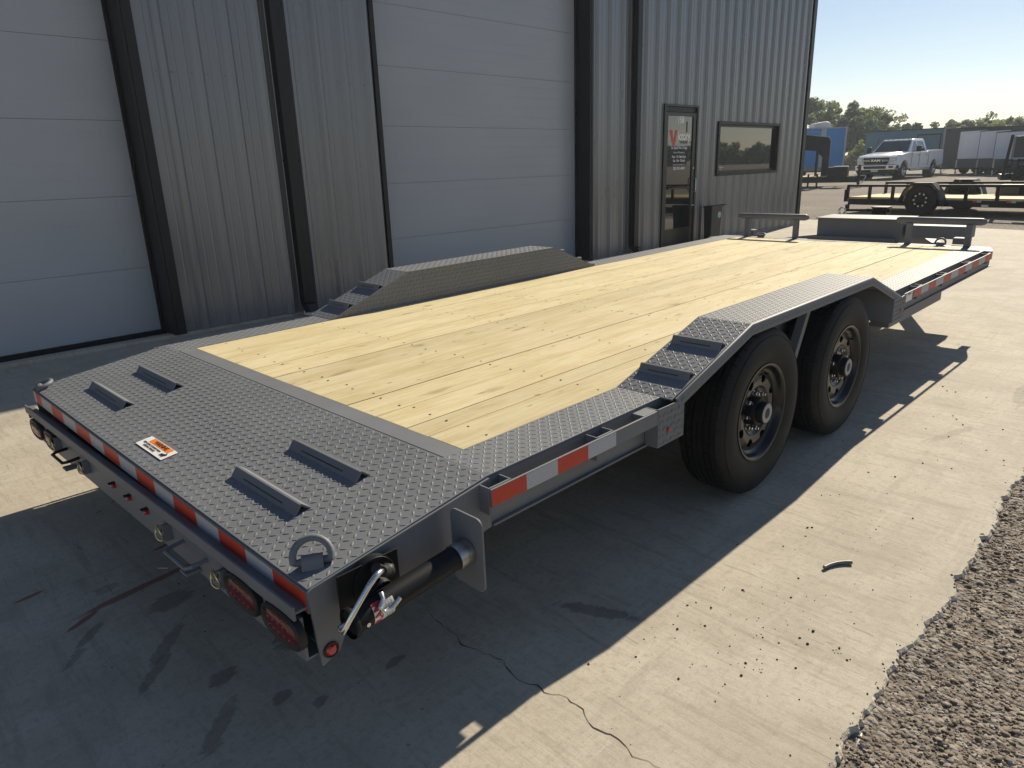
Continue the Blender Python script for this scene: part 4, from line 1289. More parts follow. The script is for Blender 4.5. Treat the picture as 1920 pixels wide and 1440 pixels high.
# lettering on the glass
MB().box(9.66, 10.36, yl-.0001, yl+.0002, 1.745, 1.80).build('logo_band', 'stripe', ed, smooth=0)
T = lambda body, x, z, size, mat='label_white', bold=0, sx=1.0: text('lettering', body, size, mat, (x, yl-.0008, z), (1, 0, 0), (0, 0, 1), ed, extr=.0002, bold=bold, sx=sx)
T('158', 10.0, 2.172, .16, bold=.006, sx=.9)
m_ = MB()
def poly(pts, mat, y=yl-.0012):
    MB().add([(x, y, z) for x, z in pts], [tuple(range(len(pts)))]).build('logo_letter', mat, ed, smooth=0)
poly([(9.655, 2.005), (9.77, 1.735), (9.80, 1.735), (9.80, 1.83), (9.74, 2.005)], 'red_tape')
poly([(9.80, 1.735), (9.83, 1.735), (9.91, 2.005), (9.84, 2.005), (9.80, 1.83)], 'red_tape')
T('ictory', 10.125, 1.905, .20, bold=.007, sx=.84)
T('TRAILERS', 10.12, 1.80, .062, 'ink', bold=.002, sx=1.05)
m_ = MB().box(10.19, 10.23, yl-.0014, yl-.0006, 1.97, 2.15); m_.build('logo_tower', 'ink', ed, smooth=0)
T('In God We Trust', 9.985, 1.712, .075, bold=.001, sx=.95)
T('Home of Champions', 9.98, 1.634, .042, sx=1.0)
T('Mon - Fri  8am-5pm', 9.985, 1.562, .058, bold=.0012, sx=.95)
T('Sat - Sun  Closed', 9.99, 1.497, .058, bold=.0012, sx=.95)
T('www.victorytrailersales.com', 9.99, 1.428, .034, sx=1.0)
T('325-701-4040', 9.995, 1.364, .070, bold=.0016, sx=.95)

# --- office window
ow_ = W(empty('office_window', (0, 0, 0)))
m_ = MB().box(11.285, 11.345, YW-.036, YW+.12, 1.195, 2.175); m_.box(13.795, 13.855, YW-.036, YW+.12, 1.195, 2.175)
m_.box(11.345, 13.795, YW-.036, YW+.12, 2.125, 2.175); m_.box(11.345, 13.795, YW-.045, YW+.12, 1.195, 1.245)
m_.build('window_frame', 'trim', ow_, bevel=.004)
m_ = MB().box(11.345, 11.385, YW+.03, YW+.07, 1.245, 2.125); m_.box(13.755, 13.795, YW+.03, YW+.07, 1.245, 2.125); m_.box(11.385, 13.755, YW+.03, YW+.07, 2.085, 2.125); m_.box(11.385, 13.755, YW+.03, YW+.07, 1.245, 1.285)
m_.build('sash', 'alu_black', ow_, bevel=.002)
MB().box(11.386, 13.754, YW+.046, YW+.054, 1.286, 2.084).build('window_pane', 'glass', ow_, smooth=0)
tx = text('notice_lettering', 'NO TRESPASSING\nSMILE', .035, 'label_white', (11.56, YW+.0455, 1.33), (1, 0, 0), (0, 0, 1), ow_, extr=.0002)

# waste bin by the door
wb = empty('waste_bin', (10.69, 4.12, 0), 0, 'black tapered waste bin with pale green sticker under the office window', 'bin')
def frustum(m_, cx_, cy_, z0, z1, a0, b0, a1, b1):
    m_.hexa([(cx_-a0, cy_-b0, z0), (cx_+a0, cy_-b0, z0), (cx_+a0, cy_+b0, z0), (cx_-a0, cy_+b0, z0), (cx_-a1, cy_-b1, z1), (cx_+a1, cy_-b1, z1), (cx_+a1, cy_+b1, z1), (cx_-a1, cy_+b1, z1)])
    return m_
frustum(MB(), 0, 0, 0, .67, .16, .07, .19, .085).build('body', 'bin', wb, bevel=.012)
m_ = MB().box(-.20, .20, -.095, .095, .66, .69); m_.hexa([(.20, -.08, .672), (.42, -.06, .682), (.42, .06, .682), (.20, .08, .672), (.20, -.08, .686), (.42, -.06, .692), (.42, .06, .692), (.20, .08, .686)])
m_.build('lid', 'bin', wb, bevel=.006)
MB().disc((.09, -.0845, .52), .06, 'y', 20).build('sticker', 'sticker', wb, smooth=0)

# ================================================================== BACKGROUND VEHICLES
def simple_wheel(parent, x, y, z, r, w, rimr, side, rimmat='rim', holes=True, name='wheel'):
    """side = sign of local y the outer face looks to"""
    e = empty(name, (x, y, z)); e.parent = parent
    s = side
    pr = [(rimr, -.5*w), (rimr+.02, -.5*w), (r-.06, -.5*w), (r-.015, -.42*w), (r, -.33*w), (r, .33*w), (r-.015, .42*w), (r-.06, .5*w), (rimr+.02, .5*w), (rimr, .5*w)]
    MB().lathe(pr, 'y', (0, 0, 0), 40).build('tyre', 'rubber', e, smooth=40)
    m_ = MB().lathe([(rimr, s*.46*w), (rimr-.012, s*.5*w), (rimr-.02, s*.40*w), (rimr-.035, s*.2*w), (rimr*.62, s*.24*w), (rimr*.5, s*.32*w), (.0005, s*.32*w)], 'y', (0, 0, 0), 36)
    m_.build('rim', rimmat, e, smooth=40)
    return e
def holes_ring(e, r, rr, n, y, mat, name):
    for k in range(n):
        a = 2*math.pi*(k+.5)/n
        MB().disc((r*math.cos(a), y, r*math.sin(a)), rr, 'y', 10).build(name, mat, e, smooth=0)

# --- black flatbed utility trailer across the gravel
ut = empty('utility_trailer', (19.05, 4.80, .0), R_(261.2), 'black open utility trailer with wooden deck and one visible wheel, on the gravel', 'trailer')
LT, WT = 7.0, 2.05
# local: x forward, y left (= away from the camera); near side at y=0
m_ = MB()
for y in (0, WT): m_.box(.06, LT, y-.025, y+.025, .225, .385)
for x in np.arange(.1, LT, .61): m_.box(x-.025, x+.025, .025, WT-.025, .24, .33)
m_.build('frame', 'black', ut, bevel=.004)
for i in range(8):
    a = .035+i*(WT-.07)/8
    MB().box(.03, LT-.02, a+.003, a+(WT-.07)/8-.003, .386, .425).build('deck_board', 'wood_far', ut)
for y in (0, WT):
    MB().box(.0, LT, y-.035, y+.035, .685, .745).build('top_rail', 'black', ut, bevel=.006)
    for x in (.02, .62, 1.22, 2.95, 3.62, 4.32, 5.0, 5.7):
        MB().box(x-.035, x+.035, y-.027, y+.027, .385, .685).build('rail_post', 'black', ut)
for (a, b) in ((1.36, 1.50), (3.12, 3.27), (3.83, 3.98), (4.6, 4.75)):
    MB().box(a, (a+b)/2+.02, -.0275, -.0255, .335, .385).build('reflective_tape', 'red_tape', ut)
    MB().box((a+b)/2+.02, b+.04, -.0275, -.0255, .335, .385).build('reflective_tape', 'white_tape', ut)
MB().box(3.32, 3.47, -.0275, -.0255, .24, .285).build('id_plate', 'label_white', ut)
MB().box(-.05, .03, -.05, .03, .30, .62).build('gate_hinge', 'black', ut, bevel=.005)
MB().box(.0, .09, -.03, .03, .08, .23).build('rear_foot', 'black', ut)
xw = 2.03
for y, sd in ((-.17, -1), (WT+.17, 1)):
    e = simple_wheel(ut, xw, y, .385, .385, .24, .205, sd, 'black')
    if sd < 0: holes_ring(e, .150, .025, 9, -.0935, 'alu', 'hand_hole')
    y0, y1 = y-.14, y+.14
    pf = [(xw-.55, .30), (xw-.40, .64), (xw-.22, .80), (xw+.24, .80), (xw+.42, .62), (xw+.56, .26)]
    m_ = MB()
    for (a, b) in zip(pf[:-1], pf[1:]):
        m_.hexa([(a[0], y0, a[1]-.006), (b[0], y0, b[1]-.006), (b[0], y1, b[1]-.006), (a[0], y1, a[1]-.006), (a[0], y0, a[1]), (b[0], y0, b[1]), (b[0], y1, b[1]), (a[0], y1, a[1])])
        yo = y0 if sd < 0 else y1-.006
        m_.hexa([(a[0], yo, a[1]-.05), (b[0], yo, b[1]-.05), (b[0], yo+.006, b[1]-.05), (a[0], yo+.006, a[1]-.05), (a[0], yo, a[1]), (b[0], yo, b[1]), (b[0], yo+.006, b[1]), (a[0], yo+.006, a[1])])
    m_.build('fender', 'black', ut)
MB().cyl((xw, -.1, .385), (xw, WT+.1, .385), .04, 12).build('axle', 'black', ut)
MB().box(4.05, 4.5, -.06, -.03, .53, .70).build('spare_bracket', 'black', ut, bevel=.006)
MB().box(3.0, 3.75, WT-.5, WT-.1, .43, .68).build('tool_tray', 'charcoal', ut, bevel=.008)

# --- gooseneck trailer standing past the corner of the building
gn = empty('gooseneck_trailer', (31.82, 10.62, gz(31.9)), R_(-75), 'black gooseneck trailer with tall bent neck beside the building corner', 'trailer')
# local x runs to the right across the view, y away
m_ = MB(); m_.box(-3.2, 1.45, -.10, .02, .22, .46); m_.box(-3.2, 1.4, 1.75, 1.87, .22, .46)
for x in np.arange(-3, 1.4, .6): m_.box(x-.03, x+.03, .02, 1.75, .30, .42)
m_.build('frame', 'black', gn, bevel=.005)
for i in range(8): MB().box(-3.2, .1, .03+i*.215, .235+i*.215, .462, .50).build('deck_board', 'wood_far', gn)
m_ = MB(); zt = 2.28
m_.prism([(-3.0, 2.62), (.10, 2.16), (.18, 2.0), (.18, .5), (-.12, .5), (-.12, 1.32), (-.42, 1.60), (-3.0, 1.85)], 'y', .55, .73); m_.build('neck', 'black', gn, bevel=.01)
m_ = MB().prism([(-.40, .5), (-.30, .5), (-.30, 1.55), (-.40, 1.55)], 'y', .60, .68); m_.build('neck_brace', 'black', gn)
MB().prism([(-1.5, 2.40), (.08, 2.168), (.08, 2.19), (-1.5, 2.42)], 'y', .52, .76).build('neck_cap', 'stripe', gn)
for x in (-.55, -.18):
    MB().box(x-.035, x+.035, -.08, 0, .0, .6).build('landing_leg', 'black', gn)
MB().box(.22, 1.05, -.06, .6, .465, .88).build('toolbox', 'black', gn, bevel=.01)
MB().box(.45, 1.02, -.08, .62, .882, .915).build('toolbox_lid', 'stripe', gn)
m_ = MB().cyl((1.5, .2, .1), (1.5, .2, .95), .06, 12); m_.box(1.3, 1.75, .1, .3, .3, .5); m_.build('coupler', 'black', gn)
MB().tube([(1.3, .0, .5), (1.45, 0, .2), (1.65, 0, .18), (1.8, 0, .45)], .02, 6).build('safety_chain', 'steel', gn)

# --- blue box trailer with roof cooling unit
bt = empty('box_trailer', (48.4, 16.9, .22), R_(-46), 'tall blue box trailer with grey stripe and white roof cooling unit', 'trailer')
# local x to the right along the visible face
Lb = 3.2; m_ = MB().box(-2.4, .95, 0, 5.5, .55, 3.05); m_.build('body', 'skyblue', bt, bevel=.02)
m_ = MB().box(.95, 1.08, -.03, 5.5, .45, 3.12); m_.build('corner_post', 'stripe', bt, bevel=.02)
MB().box(-2.4, .95, -.03, 5.5, 3.05, 3.12).build('roof_rim', 'stripe', bt)
MB().box(-.62, -.28, -.012, 0, .55, 3.05).build('panel_stripe', 'stripe', bt)
MB().box(-2.4, .95, -.014, 0, .38, .62).build('skirt', 'tan', bt)
m_ = MB().prism([(-.95, 3.12), (-.85, 3.42), (-.2, 3.52), (.05, 3.48), (.22, 3.32), (.22, 3.12)], 'y', .5, 1.5); m_.build('cooling_unit', 'offwhite', bt, bevel=.05)
for x in (-1.6, .3): simple_wheel(bt, x, .25, .28, .28, .2, .15, -1, 'black')
m_ = MB(); m_.box(-2.4, .9, .05, .25, .30, .40); m_.build('chassis', 'black', bt)

# --- white pickup
pk = empty('pickup_truck', (39.75, 11.02, gz(40)), math.pi-R_(4.5), 'white crew cab pickup truck parked facing the building', 'pickup truck')
pk.scale = (1.06, 1.06, 1.06)
# local: x: 0 = front bumper face, negative to the rear; y left; built with front at +0
Lp = 6.05; HWd = 1.0
side = [(-.12, .62), (-.02, .80), (-.04, 1.08), (-.16, 1.16), (-1.35, 1.26), (-1.62, 1.30), (-3.95, 1.30), (-3.98, 1.34), (-5.95, 1.36), (-6.02, 1.30), (-6.03, .62), (-5.35, .55)]
def arch(cx_, r, z0=.55): return [(cx_+r*math.cos(a), .42+r*math.sin(a)) for a in np.linspace(R_(14), R_(166), 11)]
fx, rx = -.98, -4.78
lower = arch(rx, .50)[::-1]
lower = [(x, z) for x, z in arch(rx, .50)][::-1]
bot_path = [(-5.30, .55)]+[(x, z) for x, z in lower]+[(-4.25, .50), (-1.55, .50)]+[(x, z) for x, z in arch(fx, .50)][::-1]+[(-.46, .56)]
pl = [(-.04, .62), (-.02, .82), (-.05, 1.06), (-.20, 1.17), (-1.40, 1.27), (-1.62, 1.29), (-3.96, 1.29), (-3.99, 1.36), (-5.93, 1.38), (-6.02, 1.32), (-6.03, .66)]+bot_path
def skin(y, inset): return [(x, y, z) for x, z in pl]
m_ = MB(); n_ = len(pl)
ring = [(HWd*.90, 0), (HWd, 0)]
lay = []
def wid(x, z, k):
    taper = .93 if x > -.35 else 1.0
    tumble = 1-.045*max(0, (z-.95))/.35
    return HWd*taper*tumble
L_ = [(x, wid(x, z, 0), z) for x, z in pl]; Rr = [(x, -wid(x, z, 0), z) for x, z in pl]
m_.v = L_+Rr
bm_f = [tuple(range(n_)), tuple(range(2*n_-1, n_-1, -1))]
for i in range(n_): bm_f.append((i, n_+i, n_+(i+1) % n_, (i+1) % n_))
m_.f = bm_f; m_.mi = [0]*len(bm_f)
def fixn(m2):
    bm = bmesh.new(); me = bpy.data.meshes.new('t'); me.from_pydata(m2.v, [], m2.f); bm.from_mesh(me)
    bmesh.ops.triangulate(bm, faces=[f for f in bm.faces if len(f.verts) > 4]); bmesh.ops.recalc_face_normals(bm, faces=bm.faces)
    bm.to_mesh(me); bm.free()
    m2.v = [tuple(v.co) for v in me.vertices]; m2.f = [tuple(p.vertices) for p in me.polygons]; m2.mi = [0]*len(m2.f)
    bpy.data.meshes.remove(me); return m2
fixn(m_).build('body', 'white_paint', pk, smooth=35, bevel=.035)
def loft(sections):
    m2 = MB(); k = len(sections[0])
    for sct in sections: m2.v += sct
    for i in range(len(sections)-1):
        for j in range(k): m2.f.append((i*k+j, i*k+(j+1) % k, (i+1)*k+(j+1) % k, (i+1)*k+j))
    m2.f += [tuple(range(k)), tuple(range((len(sections)-1)*k, len(sections)*k))]
    m2.mi = [0]*len(m2.f); return fixn(m2)
# cab greenhouse
cabz = 1.28; roofz = 1.94
base_ = [(-1.55, -.92), (-1.55, .92), (-3.90, .92), (-3.90, -.92)]
topr = [(-2.32, -.74), (-2.32, .74), (-3.72, .75), (-3.72, -.75)]
cab = loft([[(x, y, cabz) for x, y in base_], [(x*1.0, y, 1.88) for x, y in topr], [(x+(-.10 if x > -3 else .08), y*.94, roofz) for x, y in topr]])
cab.build('cab', 'white_paint', pk, smooth=40, bevel=.03)
# hood bulge
loft([[(-.20, -.62, 1.165), (-.20, .62, 1.165), (-1.45, .70, 1.27), (-1.45, -.70, 1.27)], [(-.32, -.55, 1.20), (-.32, .55, 1.20), (-1.40, .60, 1.33), (-1.40, -.60, 1.33)]]).build('hood', 'white_paint', pk, smooth=50, bevel=.02)
# glazing, each pane a little proud of the cab
def quad(name, pts, mat, parent=pk): return MB().add(pts, [tuple(range(len(pts)))]).build(name, mat, parent, smooth=0)
quad('windscreen', [(-1.60, -.82, 1.335), (-1.60, .82, 1.335), (-2.245, .69, 1.86), (-2.245, -.69, 1.86)], 'vglass')
def sideq(x0, x1, x2, x3, nm='side_window'):
    for s in (1, -1):
        yb_ = lambda z: s*(.92-(.92-.745)*(z-1.28)/.60+.006)
        quad(nm, [(x0, yb_(1.34), 1.34), (x1, yb_(1.34), 1.34), (x2, yb_(1.82), 1.82), (x3, yb_(1.82), 1.82)], 'vglass')
sideq(-1.86, -2.62, -2.66, -2.36); sideq(-2.74, -3.62, -3.52, -2.76)
# front: grille, lamps, bumper
g_ = MB().prism([(-.62, 1.08), (.62, 1.08), (.60, .84), (.54, .76), (-.54, .76), (-.60, .84)], 'x', -.02, .012); g_.build('grille', 'black_matt', pk, bevel=.02)
gr_ = MB(); gr_.box(.012, .02, -.60, -.31, .945, .96); gr_.box(.012, .02, -.60, -.31, .90, .912); gr_.box(.012, .02, .31, .60, .945, .96); gr_.box(.012, .02, .31, .60, .90, .912); gr_.box(.010, .018, -.33, -.31, .88, .98); gr_.box(.010, .018, .31, .33, .88, .98); gr_.build('grille_bar', 'chrome', pk)
text('lettering', 'RAM', .15, 'chrome', (.022, 0, .93), (0, 1, 0), (0, 0, 1), pk, extr=.004, bold=.004, sx=1.5)
for s in (1, -1):
    MB().prism([(s*.66, 1.06), (s*.93, 1.06), (s*.93, .90), (s*.66, .86)], 'x', -.14, .0).build('headlight', 'headlamp', pk, bevel=.02)
m_ = MB().prism([(-.98, .74), (.98, .74), (.99, .62), (.97, .46), (-.97, .46), (-.99, .62)], 'x', -.42, .06); m_.build('front_bumper', 'chrome', pk, bevel=.05)
MB().prism([(-.56, .67), (.56, .67), (.52, .54), (-.52, .54)], 'x', .055, .066).build('bumper_intake', 'black_matt', pk, bevel=.01)
for s in (1, -1): MB().prism([(s*.66, .67), (s*.88, .66), (s*.88, .58), (s*.66, .57)], 'x', .055, .064).build('fog_lamp_pod', 'black_matt', pk, bevel=.01)
MB().prism([(-.94, .46), (.94, .46), (.86, .30), (-.86, .30)], 'x', -.45, .03).build('air_dam', 'black_matt', pk, bevel=.03)
MB().box(.07, .078, -.17, .17, .40, .50).build('number_plate', 'label_white', pk)
for k in range(5): MB().ico((-2.40, -.5+.25*k, 1.95), .03, (1, 1.4, .7)).build('cab_light', 'black_matt', pk, smooth=60)
MB().tube([(-1.52, -.70, 1.30), (-1.75, -.72, 1.98)], .01, 6).build('aerial', 'black_matt', pk)
for s in (1, -1):
    MB().tube([(-1.98, s*.93, 1.33), (-1.95, s*1.16, 1.36)], .03, 8).build('mirror_arm', 'black_matt', pk)
    MB().box(-2.02, -1.88, min(s*1.10, s*1.32), max(s*1.10, s*1.32), 1.30, 1.60).build('door_mirror', 'black_matt', pk, bevel=.03)
    MB().box(-2.70, -2.52, min(s*.985, s*1.015), max(s*.985, s*1.015), 1.135, 1.165).build('door_handle', 'black_matt', pk, bevel=.008)
    MB().box(-3.70, -3.52, min(s*.985, s*1.015), max(s*.985, s*1.015), 1.135, 1.165).build('door_handle', 'black_matt', pk, bevel=.008)
    for x in (-1.78, -2.76, -3.93):
        MB().box(x-.006, x+.006, min(s*.99, s*1.002), max(s*.99, s*1.002), .60, 1.27).build('door_gap', 'ink', pk)
    MB().cyl((-1.65, s*1.0, .44), (-4.1, s*1.0, .44), .05, 10).build('side_step', 'chrome', pk, smooth=50)
    MB().box(-6.05, -5.99, min(s*.82, s*.97), max(s*.82, s*.97), .85, 1.25).build('tail_lamp', 'lens_red', pk)
for x in (fx, rx):
    for s in (1, -1):
        e = simple_wheel(pk, x, s*.86, .405, .405, .27, .235, s, 'chrome')
        MB().lathe([(.485, s*.02), (.485, -s*.22)], 'y', (0, 0, 0), 28).build('arch_liner', 'ink', e)
MB().box(-6.2, -6.03, -.95, .95, .55, .72).build('rear_bumper', 'chrome', pk, bevel=.03)
m_ = MB().box(-5.94, -4.02, -.80, .80, .9, 1.30); m_.build('bed_liner', 'black_matt', pk)

# --- row of enclosed cargo trailers
long_ = empty('enclosed_trailer', (50.4, 10.75, .22), R_(90), 'long blue grey enclosed trailer seen from the side behind the white pickup', 'trailer')
# local x = along the side towards the rear (left in view), y = -Y... side faces the camera (+y local = -X world)
m_ = MB().box(0, 4.6, -2.4, 0, .45, 2.72); m_.build('body', 'bluegrey', long_, bevel=.02)
MB().box(-.02, 4.62, -2.42, .02, 2.72, 2.78).build('roof_rim', 'charcoal', long_)
m_ = MB().box(.15, 1.42, 0, .02, .7, 2.38); m_.box(.22, 1.35, .02, .03, .8, 2.3); m_.build('side_door', 'bluegrey', long_, bevel=.006)
for (a, b, c_, d) in ((.10, .16, .7, 2.42), (1.41, 1.47, .7, 2.42), (.10, 1.47, 2.38, 2.44)): MB().box(a, b, .0, .035, c_, d).build('door_trim', 'trim', long_)
for x in (2.4, 3.3): simple_wheel(long_, x, -.15, .34, .34, .22, .19, 1, 'black')
MB().box(0, 4.6, -2.3, -.05, .30, .45).build('chassis', 'black', long_)
def cargo(x, y, zt, front, body, label, panel_lo, w=2.1):
    e = empty('cargo_trailer', (x, y, .22), R_(236), label, 'trailer', 'cargo trailers parked in a row')
    # local x along the front towards the right of the view, y local: front faces... rear runs to +y
    h = zt-.22
    MB().box(0, w, .0, 4.2, .40, h).build('body', body, e, bevel=.03)
    if front: MB().box(.07, w-.07, -.02, 0, panel_lo-.22, h-.025).build('front_panel', front, e, bevel=.01)
    MB().box(-.02, w+.02, -.02, 4.2, h, h+.025).build('roof_rim', 'charcoal', e)
    m_ = MB()
    m_.hexa([(.25, 0, .32), (.35, 0, .32), (w/2+.03, -1.0, .32), (w/2-.07, -1.0, .32), (.25, 0, .42), (.35, 0, .42), (w/2+.03, -1.0, .42), (w/2-.07, -1.0, .42)])
    m_.hexa([(w-.35, 0, .32), (w-.25, 0, .32), (w/2+.07, -1.0, .32), (w/2-.03, -1.0, .32), (w-.35, 0, .42), (w-.25, 0, .42), (w/2+.07, -1.0, .42), (w/2-.03, -1.0, .42)])
    m_.build('tongue', 'black', e)
    MB().cyl((w/2, -.9, .02), (w/2, -.9, .85), .035, 8).build('jack_post', 'steel', e)
    MB().tube([(w/2-.2, -.7, .4), (w/2-.1, -.85, .15), (w/2+.05, -.9, .1), (w/2+.2, -.7, .4)], .015, 6).build('safety_chain', 'steel', e)
    for yy in (1.6, 2.5): 
        for xx, sd in ((.12, -1), (w-.12, 1)):
            q_ = MB().lathe([(.0005, -.1), (.19, -.1), (.33, -.09), (.33, .09), (.19, .1), (.0005, .1)], 'x', (xx, yy, .33), 24); q_.build('wheel', 'rubber', e, smooth=40)
    return e
cargo(50.0, 10.55, 2.87, None, 'charcoal', 'plain charcoal cargo trailer at the left end of the cargo trailer row', 1.1)
cargo(48.66, 9.45, 2.68, 'pearl', 'charcoal', 'white fronted cargo trailer next to the plain charcoal one', 1.12)
cargo(47.54, 8.16, 2.60, 'pearl', 'charcoal', 'white fronted cargo trailer in the middle of the row', 1.12)
cargo(46.18, 7.10, 2.47, 'pearl', 'charcoal', 'smallest white fronted cargo trailer at the right end of its row', 1.08)
cargo(55.2, 8.35, 2.62, None, 'tan', 'tan cargo trailer half hidden behind the white fronted row', 1.1)
cargo(53.5, 7.35, 2.50, None, 'charcoal', 'dark cargo trailer at the far right edge of the lot', 1.1)
# --- ramp end of another trailer at the right edge
rt = empty('ramp_trailer', (30.9, 3.62, gz(31)), R_(-76), 'black trailer end with upright ramps at the right edge of the lot', 'trailer')
m_ = MB(); m_.box(0, 3.0, 0, .1, .30, .50); m_.box(0, 3.0, 1.6, 1.7, .30, .50); m_.box(0, .1, .1, 1.6, .30, .5); m_.build('frame', 'black', rt)
for x in (.02, .45):
    m_ = MB(); m_.box(x, x+.05, -.02, .05, .5, 1.05); m_.box(x+.22, x+.27, -.02, .05, .5, 1.05)
    for z in (.55, .75, .98): m_.box(x+.05, x+.22, -.02, .05, z, z+.05)
    m_.build('ramp', 'black', rt)
m_ = MB().prism([(.02, .5), (.12, .5), (.22, 1.9), (.12, 1.9)], 'y', .02, .10); m_.build('upright', 'black', rt)
MB().box(.3, 3, .2, 1.5, .9, 1.85).build('dump_box', 'charcoal', rt, bevel=.01)
MB().box(.25, 3, .15, .2, 1.02, 1.10).build('box_trim', 'stripe', rt)
for s_ in (.7, 1.5): simple_wheel(rt, s_, -.12, .37, .37, .24, .2, -1, 'black')

# white pipe rail between blue trailer and pickup
pr_ = empty('pipe_rail', (80.7, 27.0, .22), R_(-72), 'white horizontal pipe rail in front of the bushes', 'rail')
MB().cyl((-3.5, 0, 1.9), (3.5, 0, 1.9), .07, 8).build('rail', 'offwhite', pr_, smooth=50)
for x in (-3.3, 3.3): MB().cyl((x, 0, 0), (x, 0, 1.9), .06, 8).build('post', 'offwhite', pr_, smooth=50)
# dark parked trailers under the trees
dk = empty('parked_trailer', (52.0, 15.4, .22), R_(-60), 'low dark trailer parked between the blue trailer and the pickup', 'trailer')
MB().box(-.5, 1.8, 0, 2, .45, .85).build('deck', 'black', dk, bevel=.02); MB().box(-.4, 1.7, .1, 1.9, .85, 1.05).build('load', 'charcoal', dk, bevel=.04); MB().box(-.2, 1.0, .3, 1.2, 1.05, 1.12).build('cover', 'offwhite', dk)
for x in (.2, 1.1): simple_wheel(dk, x, .1, .34, .34, .2, .19, -1, 'black')

# ================================================================== TREES
def tree(label, x, y, h, rx_, rz_, mat, n_leaf, leaf, sparse=0, trunk_h=None, cone=False, group='trees along the far edge of the lot', lean=0, seed=1, z0=.2, name='tree', limbs=7, fill=1.0):
    r = np.random.default_rng(seed)
    e = empty(name, (x, y, z0), r.random()*6.28, label, 'tree' if name == 'tree' else 'shrub', group)
    th = trunk_h if trunk_h else h*.3
    m_ = MB(); top_ = (lean*h*.25, 0, h*.72)
    m_.tube([(0, 0, 0), (lean*.2, 0, th*.6), (lean*.5, .05, th), top_], [h*.028+.05, h*.022+.03, h*.018+.02, .03], 8)
    cz = h-rz_
    tips = []
    for k in range(limbs):
        a = r.random()*6.28; rr = rx_*(.5+.45*r.random()); zz = cz+rz_*(-.6+1.35*r.random())
        p0 = (lean*.5, 0, th*(.75+.5*r.random())); p2 = (math.cos(a)*rr, math.sin(a)*rr, zz); p1 = ((p0[0]+p2[0])*.5+.1, (p0[1]+p2[1])*.5, (p0[2]+p2[2])*.5+.25)
        m_.tube([p0, p1, p2], [h*.010+.02, h*.007+.012, .012], 5); tips.append(p2)
    m_.build('trunk', 'bark', e, smooth=50)
    # leaf clumps
    nc = max(10, int(44*(1-sparse)))
    cl = []
    for k in range(nc):
        d = r.normal(size=3); d /= np.linalg.norm(d); q3 = r.random()**.45
        u = np.array([d[0]*rx_, d[1]*rx_, d[2]*rz_])*q3+np.array([lean*h*.15, 0, cz])
        if cone:
            f = (u[2]-(cz-rz_))/(2*rz_); u[:2] *= max(.12, 1-f*.95)
        cl.append((u*(1 if fill == 1 else .8), rx_*(.10+.20*r.random())*fill))
    for t in tips: cl.append((np.array(t), rx_*.22*fill))
    ci = r.integers(0, len(cl), n_leaf)
    cc = np.array([c[0] for c in cl])[ci]; rad = np.array([c[1] for c in cl])[ci]
    d = r.normal(size=(n_leaf, 3)); d /= np.linalg.norm(d, axis=1)[:, None]
    Pp = cc+d*(rad*(r.random(n_leaf)**.4))[:, None]*np.array([1, 1, .8])
    U_ = r.normal(size=(n_leaf, 3)); U_ /= np.linalg.norm(U_, axis=1)[:, None]
    Q_ = r.normal(size=(n_leaf, 3)); V2 = np.cross(U_, Q_); V2 /= np.linalg.norm(V2, axis=1)[:, None]
    s_ = leaf*(.6+.8*r.random(n_leaf))[:, None]
    vv = np.stack([Pp-U_*s_, Pp+V2*s_*.55, Pp+U_*s_, Pp-V2*s_*.55], 1).reshape(-1, 3)
    me = bpy.data.meshes.new('crown')
    me.vertices.add(n_leaf*4); me.vertices.foreach_set('co', vv.ravel())
    me.loops.add(n_leaf*4); me.loops.foreach_set('vertex_index', np.arange(n_leaf*4, dtype=np.int32))
    me.polygons.add(n_leaf); me.polygons.foreach_set('loop_start', np.arange(0, n_leaf*4, 4, dtype=np.int32))
    me.update(calc_edges=True); me.materials.append(M[mat])
    o = bpy.data.objects.new('crown', me); C.objects.link(o); o.parent = e
    return e
G1 = 'trees along the far edge of the lot'
tree('broad oak with yellow-green leaves beside the building corner, above the blue trailer', 79.0, 31.2, 7.2, 3.6, 3.2, 'leaf', 9000, .17, seed=3)
tree('rounded oak right of the blue trailer cooling unit', 80.5, 28.9, 6.7, 2.6, 2.9, 'leaf', 6500, .17, seed=5)
tree('dark dense oak rising between the blue trailer and the pickup', 82.0, 26.6, 6.9, 3.0, 3.3, 'leaf', 9000, .17, seed=8)
tree('dark low tree filling the gap behind the pickup mirror', 78.0, 26.3, 5.0, 2.8, 2.4, 'leaf_dark', 6500, .18, seed=9)
tree('thin see-through mesquite with grey-green leaves above the pickup', 83.8, 25.3, 6.3, 2.4, 2.8, 'leaf_grey', 3400, .13, sparse=.3, seed=11, limbs=14)
tree('small dark shrub-like tree left of the twin cedars', 85.2, 24.9, 3.7, 1.3, 1.8, 'leaf_dark', 2200, .2, fill=1.8, seed=12)
tree('pointed dark cedar, the taller of two standing alone', 86.0, 22.95, 5.2, .95, 2.5, 'leaf_dark', 4200, .19, fill=2.2, seed=14)
tree('pointed dark cedar, the shorter of two standing alone', 85.6, 23.85, 4.6, .95, 2.2, 'leaf_dark', 3400, .19, fill=2.2, seed=15)
fx_ = [(88.2, 19.7, 4.6, 1.9, 'leaf_grey', .3), (89.0, 18.6, 4.4, 2.0, 'leaf_grey', .25), (90.0, 17.3, 4.6, 2.2, 'leaf', .2), (91.2, 15.7, 5.3, 2.2, 'leaf_grey', 0), (92.0, 14.2, 4.5, 2.2, 'leaf', .1), (93.2, 12.4, 4.4, 2.2, 'leaf_grey', 0), (94.0, 10.6, 4.5, 2.2, 'leaf', 0)]
